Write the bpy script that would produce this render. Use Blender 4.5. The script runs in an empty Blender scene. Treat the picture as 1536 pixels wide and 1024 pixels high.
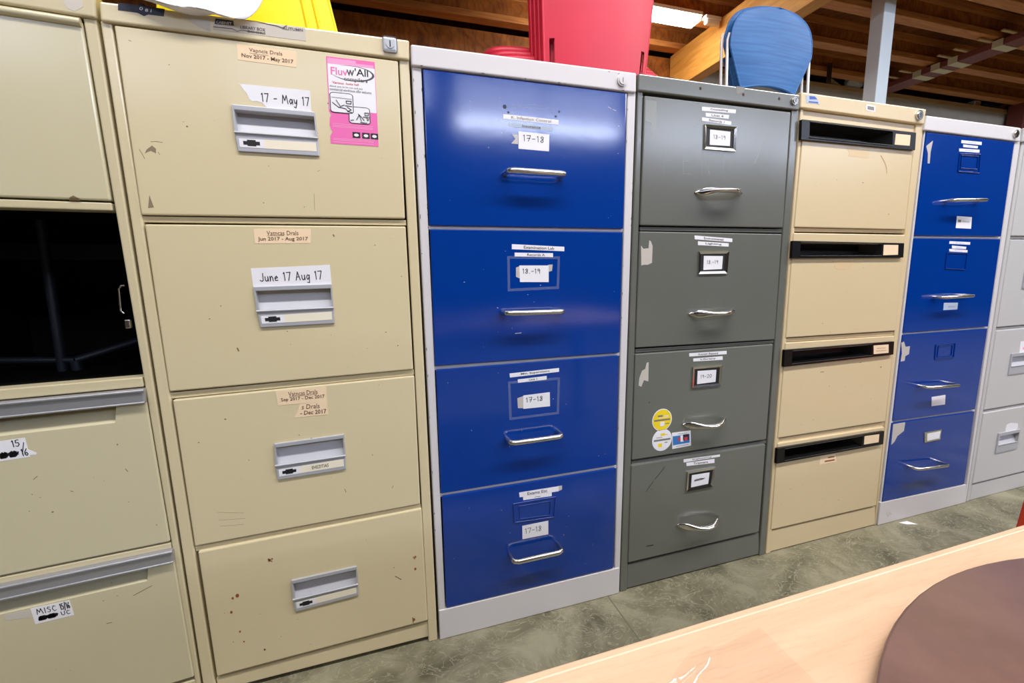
import bpy, bmesh, math, random
from mathutils import Vector, Matrix
random.seed(4)
D = bpy.data
SC = bpy.context.scene
COL = SC.collection
PI = math.pi

# ------------------------------------------------------------------ camera solve (metres; cabinet fronts stand in the plane y = 0)
FPX, YAW, PITCH, ROLL = 642.7084570, 0.2935035260, 0.1549687113, -0.0197898370
CAM = Vector((0.6, -0.9324581, 0.8711902))
def cam_axes():
    f = Vector((math.sin(YAW), math.cos(YAW), 0)); r = Vector((math.cos(YAW), -math.sin(YAW), 0)); u = Vector((0, 0, 1))
    f2 = f*math.cos(PITCH) - u*math.sin(PITCH); u2 = u*math.cos(PITCH) + f*math.sin(PITCH)
    return r*math.cos(ROLL) + u2*math.sin(ROLL), u2*math.cos(ROLL) - r*math.sin(ROLL), f2
AR, AU, AF = cam_axes()
def ray(px, py): return AR*((px-768)/FPX) - AU*((py-512)/FPX) + AF
TURN = None                                 # (pivot x, angle) while a turned cabinet is measured and built
def B(px, py, y=0.0):                       # measured point of the photograph on the real plane at depth y
    d = ray(px, py)
    if TURN is None: return CAM + d*((y-CAM.y)/d.y)
    x0, a = TURN; n = Vector((-math.sin(a), math.cos(a), 0)); o = Vector((x0, 0, 0))      # a cabinet standing slightly turned
    p = CAM + d*((y-(CAM-o).dot(n))/d.dot(n)) - o
    return Matrix.Rotation(-a, 3, 'Z') @ p + o
def Z(px, py, z):
    d = ray(px, py); return CAM + d*((z-CAM.z)/d.z)
def pxof(x, y, z):
    p = Vector((x, y, z))
    if TURN is not None: o = Vector((TURN[0], 0, 0)); p = Matrix.Rotation(TURN[1], 3, 'Z') @ (p-o) + o
    d = p-CAM; k = d.dot(AF); return (768+FPX*d.dot(AR)/k, 512-FPX*d.dot(AU)/k)
def Q(pts, y): return [B(p[0], p[1], y) for p in pts]

# ------------------------------------------------------------------ materials
def lin(c): return tuple(((v/255)/12.92 if v/255 <= .04045 else ((v/255+.055)/1.055)**2.4) for v in c) + (1.0,)
def new_mat(name):
    m = D.materials.new(name); m.use_nodes = True
    nt = m.node_tree; b = nt.nodes['Principled BSDF']; return m, nt, b
def N(nt, t, **kw):
    n = nt.nodes.new(t)
    for k, v in kw.items():
        if k in n.inputs: n.inputs[k].default_value = v
        else: setattr(n, k, v)
    return n
def coords(nt, scale=(1,1,1), rot=(0,0,0)):
    tc = N(nt, 'ShaderNodeTexCoord'); mp = N(nt, 'ShaderNodeMapping'); mp.inputs['Scale'].default_value = scale; mp.inputs['Rotation'].default_value = rot
    nt.links.new(tc.outputs['Object'], mp.inputs['Vector']); return mp.outputs['Vector']
def ramp(nt, fac, stops):
    r = N(nt, 'ShaderNodeValToRGB'); e = r.color_ramp.elements
    while len(e) < len(stops): e.new(.5)
    for i, (p, c) in enumerate(stops): e[i].position = p; e[i].color = c
    nt.links.new(fac, r.inputs['Fac']); return r.outputs['Color']
def mix(nt, fac, a, b, mode='MIX'):
    m = N(nt, 'ShaderNodeMix', data_type='RGBA', blend_type=mode)
    def put(sock, v):
        if hasattr(v, 'links') or isinstance(v, bpy.types.NodeSocket): nt.links.new(v, sock)
        else: sock.default_value = v
    put(m.inputs[0], fac); put(m.inputs[6], a); put(m.inputs[7], b); return m.outputs[2]
def plain(name, c, rough=.5, metal=0., spec=.5, var=0.0, emit=0):
    m, nt, b = new_mat(name); b.inputs['Roughness'].default_value = rough; b.inputs['Metallic'].default_value = metal
    b.inputs['Specular IOR Level'].default_value = spec
    L = lin(c)
    if var:
        n = N(nt, 'ShaderNodeTexNoise', Scale=9.0, Detail=4.0); nt.links.new(coords(nt), n.inputs['Vector'])
        col = ramp(nt, n.outputs['Fac'], [(.3, tuple(v*(1-var) for v in L[:3])+(1,)), (.7, tuple(min(1, v*(1+var)) for v in L[:3])+(1,))])
        nt.links.new(col, b.inputs['Base Color'])
    else: b.inputs['Base Color'].default_value = L
    if emit:
        b.inputs['Emission Color'].default_value = L; b.inputs['Emission Strength'].default_value = emit
    return m
def enamel(name, c, rough=.33, dirt=(120, 95, 60), wear=.5, spec=.5, bump=.05):
    """painted steel: faint orange peel, cloudy grime, a few small chips and specks"""
    m, nt, b = new_mat(name); v = coords(nt)
    L = lin(c)
    b.inputs['Base Color'].default_value = L
    pe = N(nt, 'ShaderNodeTexNoise', Scale=45.0, Detail=2.0); nt.links.new(v, pe.inputs['Vector'])
    bp = N(nt, 'ShaderNodeBump', Strength=bump, Distance=.002); nt.links.new(pe.outputs['Fac'], bp.inputs['Height']); nt.links.new(bp.outputs['Normal'], b.inputs['Normal'])
    b.inputs['Roughness'].default_value = rough
    b.inputs['Specular IOR Level'].default_value = spec
    return m
def lumber(name, c1, c2, scale=(1.2, 14, 14), rough=.6):
    m, nt, b = new_mat(name)
    n = N(nt, 'ShaderNodeTexNoise', Scale=3.0, Detail=6.0, Distortion=1.2); nt.links.new(coords(nt, scale), n.inputs['Vector'])
    nt.links.new(ramp(nt, n.outputs['Fac'], [(.3, lin(c1)), (.7, lin(c2))]), b.inputs['Base Color']); b.inputs['Roughness'].default_value = rough
    return m
def swirl_board(name, c1, c2, sc=2.0):
    m, nt, b = new_mat(name)
    n = N(nt, 'ShaderNodeTexNoise', Scale=sc*2, Detail=3.0, Distortion=2.6); nt.links.new(coords(nt), n.inputs['Vector'])
    w = N(nt, 'ShaderNodeTexWave', Scale=sc*3, Distortion=14.0, Detail=3.0); nt.links.new(coords(nt), w.inputs['Vector'])
    a = ramp(nt, n.outputs['Fac'], [(.3, lin(c1)), (.7, lin(c2))])
    k = ramp(nt, w.outputs['Fac'], [(.0, (.72,)*3+(1,)), (.35, (1,)*3+(1,))])
    nt.links.new(mix(nt, 1.0, a, k, 'MULTIPLY'), b.inputs['Base Color']); b.inputs['Roughness'].default_value = .65
    return m

M = {}
M['cream'] = enamel('cream_enamel', (218, 203, 165), .2, (128, 104, 60), .5, .8, .03)
M['putty'] = enamel('putty_enamel', (205, 195, 162), .18, (150, 132, 96), .35, .9, .03)
M['putty_stile'] = enamel('putty_trim_enamel', (204, 191, 156), .3, (140, 120, 84), .35)
M['blue'] = enamel('blue_enamel', (0, 54, 142), .11, (90, 110, 170), .15, .7, .03)
M['white'] = enamel('white_enamel', (214, 210, 212), .38, (90, 80, 75), .45)
M['grey'] = enamel('grey_enamel', (104, 105, 99), .2, (78, 79, 76), .4, .8, .03)
M['beige'] = enamel('beige_enamel', (217, 196, 157), .25, (160, 120, 70), .35)
M['paleg'] = enamel('pale_grey_enamel', (196, 194, 194), .35, (120, 110, 100), .4)
M['void'] = plain('interior_shade_black', (13, 12, 12), .7, spec=.2)  # near-black colour stands in for shade inside cabinets and drawer gaps
M['rail'] = plain('dark_blue_steel', (45, 50, 60), .45, .3)
M['chrome'] = plain('chrome', (214, 211, 206), .14, 1.)
M['nickel'] = plain('dull_nickel', (216, 212, 204), .24, 1.)
M['alum'] = plain('anodised_aluminium', (184, 184, 189), .45, .75)
M['plate'] = plain('silver_plastic', (186, 187, 194), .38, .25)
M['pocket'] = plain('grey_pocket', (192, 192, 198), .5, .05)
M['black'] = plain('black_plastic', (11, 11, 12), .32, spec=.35)
M['paper'] = plain('white_paper', (236, 234, 240), .7, var=.03)
M['paper2'] = plain('grey_tape_paper', (176, 190, 214), .6, var=.06)
M['tan'] = plain('peach_label_paper', (242, 214, 178), .7, var=.03)
M['ivory'] = plain('ivory_card', (240, 230, 208), .7)
M['ink'] = plain('black_ink', (22, 22, 26), .6)
M['inkfade'] = plain('faded_ink', (84, 76, 78), .6)
M['inkbrown'] = plain('brown_ink', (98, 62, 44), .6)
M['rusty'] = plain('rust_brown_ink', (150, 80, 40), .6)
M['pink'] = plain('pink_print', (236, 108, 178), .5)
M['pinkpale'] = plain('pale_pink_print', (246, 160, 204), .5)
M['navy'] = plain('navy_sticker', (36, 44, 66), .45)
M['yprint'] = plain('yellow_print', (245, 214, 30), .5)
M['bprint'] = plain('blue_print', (52, 120, 190), .4)
M['bluesticker'] = plain('blue_sticker', (60, 86, 178), .5)
M['rprint'] = plain('red_print', (205, 60, 70), .5)
M['gprint'] = plain('grey_print', (128, 124, 120), .5)
M['redpl'] = plain('red_plastic', (214, 40, 66), .42, var=.05)
M['yellowpl'] = plain('yellow_plastic', (255, 226, 0), .4, var=.03)
def streaked(name, c1, c2, rough):
    m, nt, b = new_mat(name); n = N(nt, 'ShaderNodeTexNoise', Scale=3.0, Detail=6.0); nt.links.new(coords(nt, (2, 2, 46)), n.inputs['Vector'])
    nt.links.new(ramp(nt, n.outputs['Fac'], [(.35, lin(c1)), (.65, lin(c2))]), b.inputs['Base Color']); b.inputs['Roughness'].default_value = rough; return m
M['bluepl'] = streaked('blue_plastic', (20, 84, 148), (38, 104, 168), .5)
M['wrod'] = plain('white_rod', (238, 238, 240), .3)
M['post'] = plain('pale_blue_paint', (226, 238, 248), .4)
M['redsteel'] = plain('red_primer_steel', (128, 66, 58), .55, var=.08)
M['band'] = plain('cream_tape', (214, 202, 168), .6)
M['wall'] = plain('painted_wall', (206, 200, 186), .8, var=.05)
M['hall'] = plain('hall_wall', (56, 47, 38), .9)
M['roof'] = plain('hall_roof', (225, 222, 218), .9)
M['housing'] = plain('light_housing', (235, 235, 235), .5)
M['tube'] = plain('lit_diffuser', (255, 250, 240), .5, emit=26)
M['joist'] = lumber('joist_lumber', (178, 106, 50), (212, 142, 76))
M['web'] = swirl_board('joist_web_board', (136, 74, 20), (182, 108, 40), 2.2)
M['deck'] = swirl_board('ceiling_board', (112, 62, 20), (150, 88, 36), 1.2)
M['glulam'] = lumber('golden_beam_wood', (206, 140, 58), (232, 172, 84), (8, 1.0, 8))
M['lath'] = lumber('pale_lumber', (188, 150, 100), (214, 180, 130))
M['rag'] = plain('white_cloth', (246, 242, 238), .9, var=.06)
M['cardbox'] = plain('orange_cardboard', (196, 120, 44), .8)
M['greybox'] = plain('slate_plastic', (84, 92, 96), .6)
M['strap'] = plain('dark_strap', (60, 36, 20), .8)
M['red_orange'] = plain('orange_red_plastic', (206, 62, 30), .45)

def tape_mat(name, c, alpha, rough=.3):
    m, nt, b = new_mat(name); b.inputs['Base Color'].default_value = lin(c); b.inputs['Roughness'].default_value = rough
    b.inputs['Alpha'].default_value = alpha; return m
M['tape'] = tape_mat('clear_tape', (190, 200, 220), .16)
M['residue'] = tape_mat('tape_residue', (222, 214, 204), .75)
M['residue_tan'] = tape_mat('tan_residue', (242, 214, 168), .7)
def film_mat():
    m = D.materials.new('clear_film'); m.use_nodes = True; nt = m.node_tree; nt.nodes.remove(nt.nodes['Principled BSDF'])
    t = N(nt, 'ShaderNodeBsdfTransparent'); t.inputs[0].default_value = (1, 1, 1, 1); g = N(nt, 'ShaderNodeBsdfGlossy'); g.inputs['Roughness'].default_value = .05
    x = N(nt, 'ShaderNodeMixShader'); x.inputs[0].default_value = .07
    nt.links.new(t.outputs[0], x.inputs[1]); nt.links.new(g.outputs[0], x.inputs[2]); nt.links.new(x.outputs[0], nt.nodes['Material Output'].inputs[0]); return m
M['film'] = film_mat()
M['scuff'] = tape_mat('scuff', (104, 80, 50), .6, .7)
M['smudge'] = tape_mat('smudge', (120, 100, 84), .55, .6)
M['chalk'] = tape_mat('chalk_scratch', (205, 208, 205), .3, .8)

def table_mat():
    m, nt, b = new_mat('beech_laminate')
    n = N(nt, 'ShaderNodeTexNoise', Scale=2.2, Detail=7.0, Roughness=.6, Distortion=.4); nt.links.new(coords(nt, (2.2, 26, 26)), n.inputs['Vector'])
    f = N(nt, 'ShaderNodeTexNoise', Scale=3.0, Detail=6.0, Roughness=.7); nt.links.new(coords(nt, (12, 160, 160)), f.inputs['Vector'])
    a = ramp(nt, n.outputs['Fac'], [(.3, lin((214, 175, 142))), (.7, lin((227, 191, 160)))])
    k = ramp(nt, f.outputs['Fac'], [(.38, (.93, .92, .90, 1)), (.5, (1, 1, 1, 1))])
    nt.links.new(mix(nt, 1.0, a, k, 'MULTIPLY'), b.inputs['Base Color']); b.inputs['Roughness'].default_value = .38
    return m
M['beech'] = table_mat()
def brown_mat():
    m, nt, b = new_mat('brown_lacquer')
    n = N(nt, 'ShaderNodeTexNoise', Scale=14.0, Detail=8.0, Roughness=.65); nt.links.new(coords(nt), n.inputs['Vector'])
    nt.links.new(ramp(nt, n.outputs['Fac'], [(.3, lin((104, 78, 70))), (.7, lin((132, 100, 90)))]), b.inputs['Base Color'])
    b.inputs['Roughness'].default_value = .3; return m
M['brown'] = brown_mat()
def floor_mat():
    m, nt, b = new_mat('marbled_lino'); v = coords(nt)
    n = N(nt, 'ShaderNodeTexNoise', Scale=7.0, Detail=9.0, Roughness=.62, Distortion=.8); nt.links.new(v, n.inputs['Vector'])
    a = ramp(nt, n.outputs['Fac'], [(.34, lin((84, 81, 62))), (.5, lin((120, 115, 92))), (.66, lin((146, 140, 116)))])
    w = N(nt, 'ShaderNodeTexNoise', Scale=11.0, Detail=2.0, Distortion=3.5); nt.links.new(coords(nt, (1, 1.6, 1), (0, 0, .5)), w.inputs['Vector'])
    st = ramp(nt, w.outputs['Fac'], [(.47, (0,0,0,1)), (.5, (.9,.9,.9,1)), (.53, (0,0,0,1))])
    a2 = mix(nt, st, a, lin((150, 145, 122)))
    d = N(nt, 'ShaderNodeTexNoise', Scale=2.3, Detail=5.0); nt.links.new(v, d.inputs['Vector'])
    a3 = mix(nt, ramp(nt, d.outputs['Fac'], [(.52, (0,0,0,1)), (.72, (.3,.3,.3,1))]), a2, lin((66, 62, 48)))
    sp = N(nt, 'ShaderNodeTexVoronoi', Scale=38.0); nt.links.new(v, sp.inputs['Vector'])
    a4 = mix(nt, ramp(nt, sp.outputs['Distance'], [(.05, (.6,.6,.6,1)), (.07, (0,0,0,1))]), a3, lin((178, 172, 150)))
    # sheet seams
    tc = N(nt, 'ShaderNodeSeparateXYZ'); nt.links.new(v, tc.inputs[0])
    sub = N(nt, 'ShaderNodeMath', operation='SUBTRACT'); nt.links.new(tc.outputs['X'], sub.inputs[0]); sub.inputs[1].default_value = 1.14
    mod = N(nt, 'ShaderNodeMath', operation='PINGPONG'); nt.links.new(sub.outputs[0], mod.inputs[0]); mod.inputs[1].default_value = .915
    lt = N(nt, 'ShaderNodeMath', operation='LESS_THAN'); nt.links.new(mod.outputs[0], lt.inputs[0]); lt.inputs[1].default_value = .0016
    a5 = mix(nt, lt.outputs[0], a4, lin((98, 94, 76)))
    nt.links.new(a5, b.inputs['Base Color']); b.inputs['Roughness'].default_value = .55
    return m
M['floor'] = floor_mat()

# ------------------------------------------------------------------ mesh helpers
class MB:
    def __init__(s): s.v = []; s.f = []; s.mi = []; s.sm = []
    def add(s, vs, fs, mi=0, smooth=False):
        o = len(s.v); s.v += [Vector(p) for p in vs]
        for f in fs: s.f.append([i+o for i in f]); s.mi.append(mi); s.sm.append(smooth)
    def poly(s, pts, y1=None, mi=0):                      # front polygon, extruded back to depth y1
        n = len(pts)
        if y1 is None: s.add(pts, [list(range(n))], mi); return
        back = [Vector((p.x, y1, p.z)) for p in pts]
        fs = [list(range(n)), list(range(2*n-1, n-1, -1))] + [[i, n+i, n+(i+1) % n, (i+1) % n] for i in range(n)]
        s.add(list(pts)+back, fs, mi)
    def box(s, a, b, mi=0):
        (x0, y0, z0), (x1, y1, z1) = a, b
        s.add([(x0,y0,z0),(x1,y0,z0),(x1,y1,z0),(x0,y1,z0),(x0,y0,z1),(x1,y0,z1),(x1,y1,z1),(x0,y1,z1)],
              [[3,2,1,0],[4,5,6,7],[0,1,5,4],[1,2,6,5],[2,3,7,6],[3,0,4,7]], mi)
    def bbox(s, a, b, r=.004, mi=0, seg=2):
        bm = bmesh.new(); bmesh.ops.create_cube(bm, size=1)
        c = [(a[i]+b[i])/2 for i in range(3)]; d = [abs(b[i]-a[i]) for i in range(3)]
        for v in bm.verts: v.co = Vector((c[0]+v.co.x*d[0], c[1]+v.co.y*d[1], c[2]+v.co.z*d[2]))
        bmesh.ops.bevel(bm, geom=bm.edges[:], offset=r, segments=seg, profile=.5, affect='EDGES')
        s.bm(bm, mi)
    def bm(s, bm, mi=0, smooth=False):
        bm.verts.index_update(); s.add([v.co.copy() for v in bm.verts], [[v.index for v in f.verts] for f in bm.faces], mi, smooth); bm.free()
    def slab(s, q, y1, r=.0025, mi=0, seg=2, hole=None):
        """panel with a rounded front; q = front corners tl,tr,br,bl; optional hole cut through"""
        bm = bmesh.new()
        fr = [bm.verts.new(p) for p in q]; bk = [bm.verts.new((p.x, y1, p.z)) for p in q]
        for i in range(4): bm.faces.new([fr[i], bk[i], bk[(i+1) % 4], fr[(i+1) % 4]])
        if hole:
            hf = [bm.verts.new(p) for p in hole]; hb = [bm.verts.new((p.x, y1, p.z)) for p in hole]
            for i in range(4):
                j = (i+1) % 4
                bm.faces.new([fr[j], hf[j], hf[i], fr[i]]); bm.faces.new([bk[i], hb[i], hb[j], bk[j]]); bm.faces.new([hf[i], hf[j], hb[j], hb[i]])
        else:
            bm.faces.new(fr[::-1]); bm.faces.new(bk)
        bmesh.ops.recalc_face_normals(bm, faces=bm.faces[:])
        es = [e for i in range(4) for e in fr[i].link_edges if e.other_vert(fr[i]) in fr]
        es = list({e for e in es}) + [e for i in range(4) for e in fr[i].link_edges if e.other_vert(fr[i]) is bk[i]]
        if r: bmesh.ops.bevel(bm, geom=es, offset=r, segments=seg, profile=.5, affect='EDGES')
        s.bm(bm, mi)
    def pocket(s, q, dep_top, dep_bot, mi=0):
        """inside of a recess: four walls and a back, opening q (tl,tr,br,bl)"""
        b = [p + Vector((0, d, 0)) for p, d in zip(q, (dep_top, dep_top, dep_bot, dep_bot))]
        s.add(list(q)+b, [[0,1,5,4],[1,2,6,5],[2,3,7,6],[3,0,4,7],[4,5,6,7]], mi)
    def tube(s, pts, r, n=10, mi=0, caps=True):
        pts = [Vector(p) for p in pts]; rs = r if isinstance(r, (list, tuple)) else [r]*len(pts)
        rings = []; prev = None
        for i, p in enumerate(pts):
            t = (pts[min(i+1, len(pts)-1)] - pts[max(i-1, 0)]).normalized()
            a = prev if prev is not None else (Vector((0,0,1)) if abs(t.z) < .9 else Vector((1,0,0)))
            a = (a - t*a.dot(t)).normalized(); prev = a; b = t.cross(a)
            rings.append([p + (a*math.cos(2*PI*k/n) + b*math.sin(2*PI*k/n))*rs[i] for k in range(n)])
        vs = [v for rg in rings for v in rg]; fs = []
        for i in range(len(pts)-1):
            for k in range(n): fs.append([i*n+k, i*n+(k+1) % n, (i+1)*n+(k+1) % n, (i+1)*n+k])
        s.add(vs, fs, mi, True)
        if caps:
            m = (len(pts)-1)*n
            s.add(rings[0][::-1], [list(range(n))], mi); s.add(rings[-1], [list(range(n))], mi)
    def disc(s, c, r, y0, y1, n=28, mi=0, rz=None):       # short cylinder whose axis runs along y
        rz = rz or r
        pts = [Vector((c.x+r*math.cos(2*PI*k/n), y0, c.z+rz*math.sin(2*PI*k/n))) for k in range(n)]
        s.poly(pts, y1, mi)
    def lathe(s, prof, c, n=32, mi=0):
        vs = []; fs = []
        for r, z in prof:
            for k in range(n): vs.append(Vector(c)+Vector((r*math.cos(2*PI*k/n), r*math.sin(2*PI*k/n), z)))
        for i in range(len(prof)-1):
            for k in range(n): fs.append([i*n+k, i*n+(k+1) % n, (i+1)*n+(k+1) % n, (i+1)*n+k])
        s.add(vs, fs, mi, True)
    def build(s, name, mats, parent=None, label=None):
        me = D.meshes.new(name); off = parent_world(parent)
        me.from_pydata([tuple(v-off) for v in s.v], [], s.f)
        for m in (mats if isinstance(mats, (list, tuple)) else [mats]): me.materials.append(m)
        for p, mi, sm in zip(me.polygons, s.mi, s.sm): p.material_index = mi; p.use_smooth = sm
        me.validate(); me.update()
        o = D.objects.new(name, me); COL.objects.link(o)
        if parent: o.parent = parent
        if label: o['label'] = label
        return o
def parent_world(p):
    v = Vector((0,0,0))
    while p: v += p.location; p = p.parent
    return v
def tag(o, label, cat, group=None):
    o['label'] = label; o['category'] = cat
    if group: o['group'] = group
    return o
def thing(name, loc, label, cat, group=None):
    o = D.objects.new(name, None); o.empty_display_size = .1; COL.objects.link(o); o.location = loc
    return tag(o, label, cat, group)
def struct(o): o['kind'] = 'structure'; return o
def dup(o, parent=None):
    c = o.copy(); COL.objects.link(c); c.parent = parent
    for ch in [x for x in D.objects if x.parent == o]: dup(ch, c)
    return c
def own(mb, name, mats, label, cat, group=None):          # a thing that is one mesh, origin at its base centre
    xs = [v.x for v in mb.v]; ys = [v.y for v in mb.v]; zs = [v.z for v in mb.v]
    c = Vector(((min(xs)+max(xs))/2, (min(ys)+max(ys))/2, min(zs)))
    for v in mb.v: v -= c
    o = mb.build(name, mats); o.location = c
    return tag(o, label, cat, group)

# ------------------------------------------------------------------ lettering
STROKES = {
 '0': (.6, [[(.3,1),(.08,.8),(.02,.5),(.08,.2),(.3,0),(.52,.2),(.58,.5),(.52,.8),(.3,1)]]),
 '1': (.3, [[(.05,.85),(.17,1),(.2,0)]]), '2': (.6, [[(.05,.8),(.25,1),(.5,.85),(.45,.55),(.05,.02),(.6,.05)]]),
 '3': (.55, [[(.05,.9),(.3,1),(.5,.8),(.2,.52),(.52,.3),(.3,0),(.02,.1)]]), '4': (.6, [[(.4,1),(.02,.35),(.6,.38)],[(.42,.6),(.4,0)]]),
 '5': (.55, [[(.5,1),(.1,.98),(.08,.58),(.4,.6),(.5,.3),(.3,.02),(.03,.1)]]), '6': (.55, [[(.42,1),(.1,.55),(.05,.2),(.28,0),(.5,.2),(.35,.45),(.08,.3)]]),
 '7': (.55, [[(.02,.97),(.55,1),(.25,0)]]), '7-': (.55, [[(.02,.97),(.55,1),(.25,0)],[(.1,.5),(.5,.52)]]),
 '8': (.5, [[(.45,.85),(.25,1),(.08,.8),(.4,.45),(.42,.12),(.22,0),(.05,.15),(.4,.6),(.45,.85)]]), '9': (.5, [[(.45,.75),(.25,1),(.05,.75),(.22,.52),(.45,.75),(.4,0)]]),
 '-': (.5, [[(.05,.45),(.45,.48)]]), '/': (.45, [[(.4,1.2),(.02,-.25)]]), ' ': (.4, []), '.': (.2, [[(.08,0),(.12,.06)]]),
 'J': (.55, [[(.5,1),(.48,.15),(.3,0),(.05,.15)]]), 'u': (.5, [[(.05,.58),(.08,.1),(.25,0),(.42,.2),(.43,.58),(.48,0)]]),
 'n': (.5, [[(.06,.6),(.08,0),(.12,.45),(.3,.6),(.42,.4),(.46,0)]]), 'e': (.5, [[(.05,.3),(.42,.38),(.3,.6),(.08,.4),(.12,.05),(.45,.08)]]),
 'A': (.65, [[(.02,0),(.3,1),(.6,0)],[(.12,.38),(.5,.4)]]), 'g': (.5, [[(.45,.5),(.2,.6),(.05,.3),(.2,.03),(.42,.3),(.46,.58),(.4,-.35),(.1,-.3)]]),
 'M': (.85, [[(.02,0),(.14,1),(.38,.35),(.62,1),(.82,0)]]), 'a': (.5, [[(.44,.5),(.2,.6),(.04,.3),(.2,0),(.4,.25),(.44,.58),(.48,0)]]),
 'y': (.5, [[(.04,.6),(.12,.18),(.3,.12),(.45,.58),(.42,.1),(.25,-.4),(.02,-.3)]]), 'I': (.25, [[(.12,1),(.12,0)]]),
 'S': (.5, [[(.45,.9),(.2,1),(.06,.75),(.42,.4),(.3,.02),(.02,.1)]]), 'C': (.55, [[(.5,.85),(.25,1),(.04,.5),(.25,.0),(.52,.12)]]),
 'U': (.55, [[(.04,1),(.06,.2),(.28,0),(.48,.25),(.5,1)]]), 'F': (.5, [[(.5,1),(.04,1),(.04,0)],[(.04,.52),(.4,.52)]]),
 'E': (.55, [[(.55,1),(.04,1),(.04,0),(.55,0)],[(.04,.52),(.42,.52)]]), 'N': (.6, [[(.04,0),(.04,1),(.55,0),(.55,1)]]), 'T': (.55, [[(0,1),(.55,1)],[(.28,1),(.28,0)]]),
 '~': (1.3, [[(0,.3),(.15,.7),(.2,.1),(.4,.7),(.5,.1),(.7,.65),(.75,.2),(.95,.6),(1.0,.15),(1.3,.5)]]),
 '#': (1.9, [[(0,.2),(.2,.8),(.1,.1),(.5,.9),(.4,.1),(.8,.8),(.7,.1),(1.1,.9),(1.0,.1),(1.4,.8),(1.3,.2),(1.9,.7)],[(0,.5),(.5,.3),(1.0,.55),(1.8,.4)],[(.1,.35),(.9,.7),(1.7,.6)]]),
}
def bil(q, u, v): return (q[3]+(q[2]-q[3])*u)*(1-v) + (q[0]+(q[1]-q[0])*u)*v
def hand_lines(text):
    x = 0; out = []
    i = 0
    while i < len(text):
        ch = text[i]
        if text[i:i+2] == '7-' and text[i:i+3] == '7--': ch = '7-'; i += 2
        w, st = STROKES.get(ch, STROKES['~'])
        for s_ in st: out.append([(x+a, b) for a, b in s_])
        x += w + .16; i += 1
    return out, x-.16
def hand(mb, q, text, box, w=.0009, mi=1, y=None):
    """pen strokes fitted into box (u0, v0, u1, v1) of quad q"""
    ls, W = hand_lines(text); u0, v0, u1, v1 = box
    for l in ls:
        p = [bil(q, u0+(u1-u0)*a/W, v0+(v1-v0)*b) for a, b in l]
        if y is not None: p = [Vector((a.x, y, a.z)) for a in p]
        stroke(mb, p, w, mi)
def stroke(mb, p, w, mi=1):
    for a, b in zip(p, p[1:]):
        t = b-a
        if t.length < 1e-6: continue
        t.normalize(); n = Vector((-t.z, 0, t.x))*(w/2); e = t*(w*.35)
        mb.add([a-e-n, b+e-n, b+e+n, a-e+n], [[0,1,2,3]], mi)
TXT = {}
def glyphs(text, bold=False):
    k = (text, bold)
    if k not in TXT:
        c = D.curves.new('lettering', 'FONT'); c.body = text; c.resolution_u = 2
        if bold: c.offset = .012
        o = D.objects.new('lettering', c); COL.objects.link(o); bpy.context.view_layer.update()
        me = D.meshes.new_from_object(o.evaluated_get(bpy.context.evaluated_depsgraph_get()))
        TXT[k] = ([v.co.copy() for v in me.vertices], [list(p.vertices) for p in me.polygons])
        D.objects.remove(o); D.curves.remove(c); D.meshes.remove(me)
    return TXT[k]
def printed(mb, q, text, box, mi=1, y=None, bold=False):
    vs, fs = glyphs(text, bold)
    x0 = min(v.x for v in vs); x1 = max(v.x for v in vs); y0 = min(v.y for v in vs); y1 = max(v.y for v in vs)
    u0, v0, u1, v1 = box
    p = [bil(q, u0+(u1-u0)*(v.x-x0)/(x1-x0), v0+(v1-v0)*(v.y-y0)/(y1-y0)) for v in vs]
    if y is not None: p = [Vector((a.x, y, a.z)) for a in p]
    mb.add(p, fs, mi)

FY = -.0025     # front of the drawer faces
def sub(q, u0, v0, u1, v1): return [bil(q, u0, v1), bil(q, u1, v1), bil(q, u1, v0), bil(q, u0, v0)]
def label(name, pts, parent, mat, inks=(), items=(), y=FY, th=.0004, note=None):
    """flat paper stuck on a front; items = ('h'|'p'|'b', text, box[, ink index[, width]])"""
    q = Q(pts, y-th); mb = MB(); mb.poly(q[::-1] if False else q, y+.0004, 0)
    for it in items:
        mi = it[3] if len(it) > 3 else 1
        if it[0] == 'h': hand(mb, q, it[1], it[2], it[4] if len(it) > 4 else .0009, mi, y-th-.00025)
        elif it[0] == 'q':
            mb.poly([Vector((p.x, y-th-.00012*(it[4] if len(it) > 4 else 1), p.z)) for p in sub(q, *it[2])], None, mi)
        else: printed(mb, q, it[1], it[2], mi, y-th-.0003, it[0] == 'b')
    return mb.build(name, [M[mat]]+[M[i] for i in inks], parent, note)
def rag_poly(name, pts, parent, mat, y=FY, th=.0003, note=None):
    mb = MB(); mb.poly(Q(pts, y-th), y+.0004); return mb.build(name, M[mat], parent, note)
def inlay(parent, mb, mat):
    """marks printed on or worn into a part: faces added to that part's own mesh"""
    me = parent.data; off = parent_world(parent); bm = bmesh.new(); bm.from_mesh(me)
    names = [x.name for x in me.materials]
    if M[mat].name not in names: me.materials.append(M[mat]); names.append(M[mat].name)
    k = names.index(M[mat].name); vs = [bm.verts.new(v-off) for v in mb.v]
    for f in mb.f:
        try: bm.faces.new([vs[i] for i in f]).material_index = k
        except ValueError: pass
    bm.to_mesh(me); bm.free(); return parent
def scuffs(parent, lines, w=.0012, mat='scuff', y=FY, name='scuff_mark'):
    mb = MB()
    for l in lines: stroke(mb, Q(l, y-.0003), w, 0)
    return inlay(parent, mb, mat)

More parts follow.
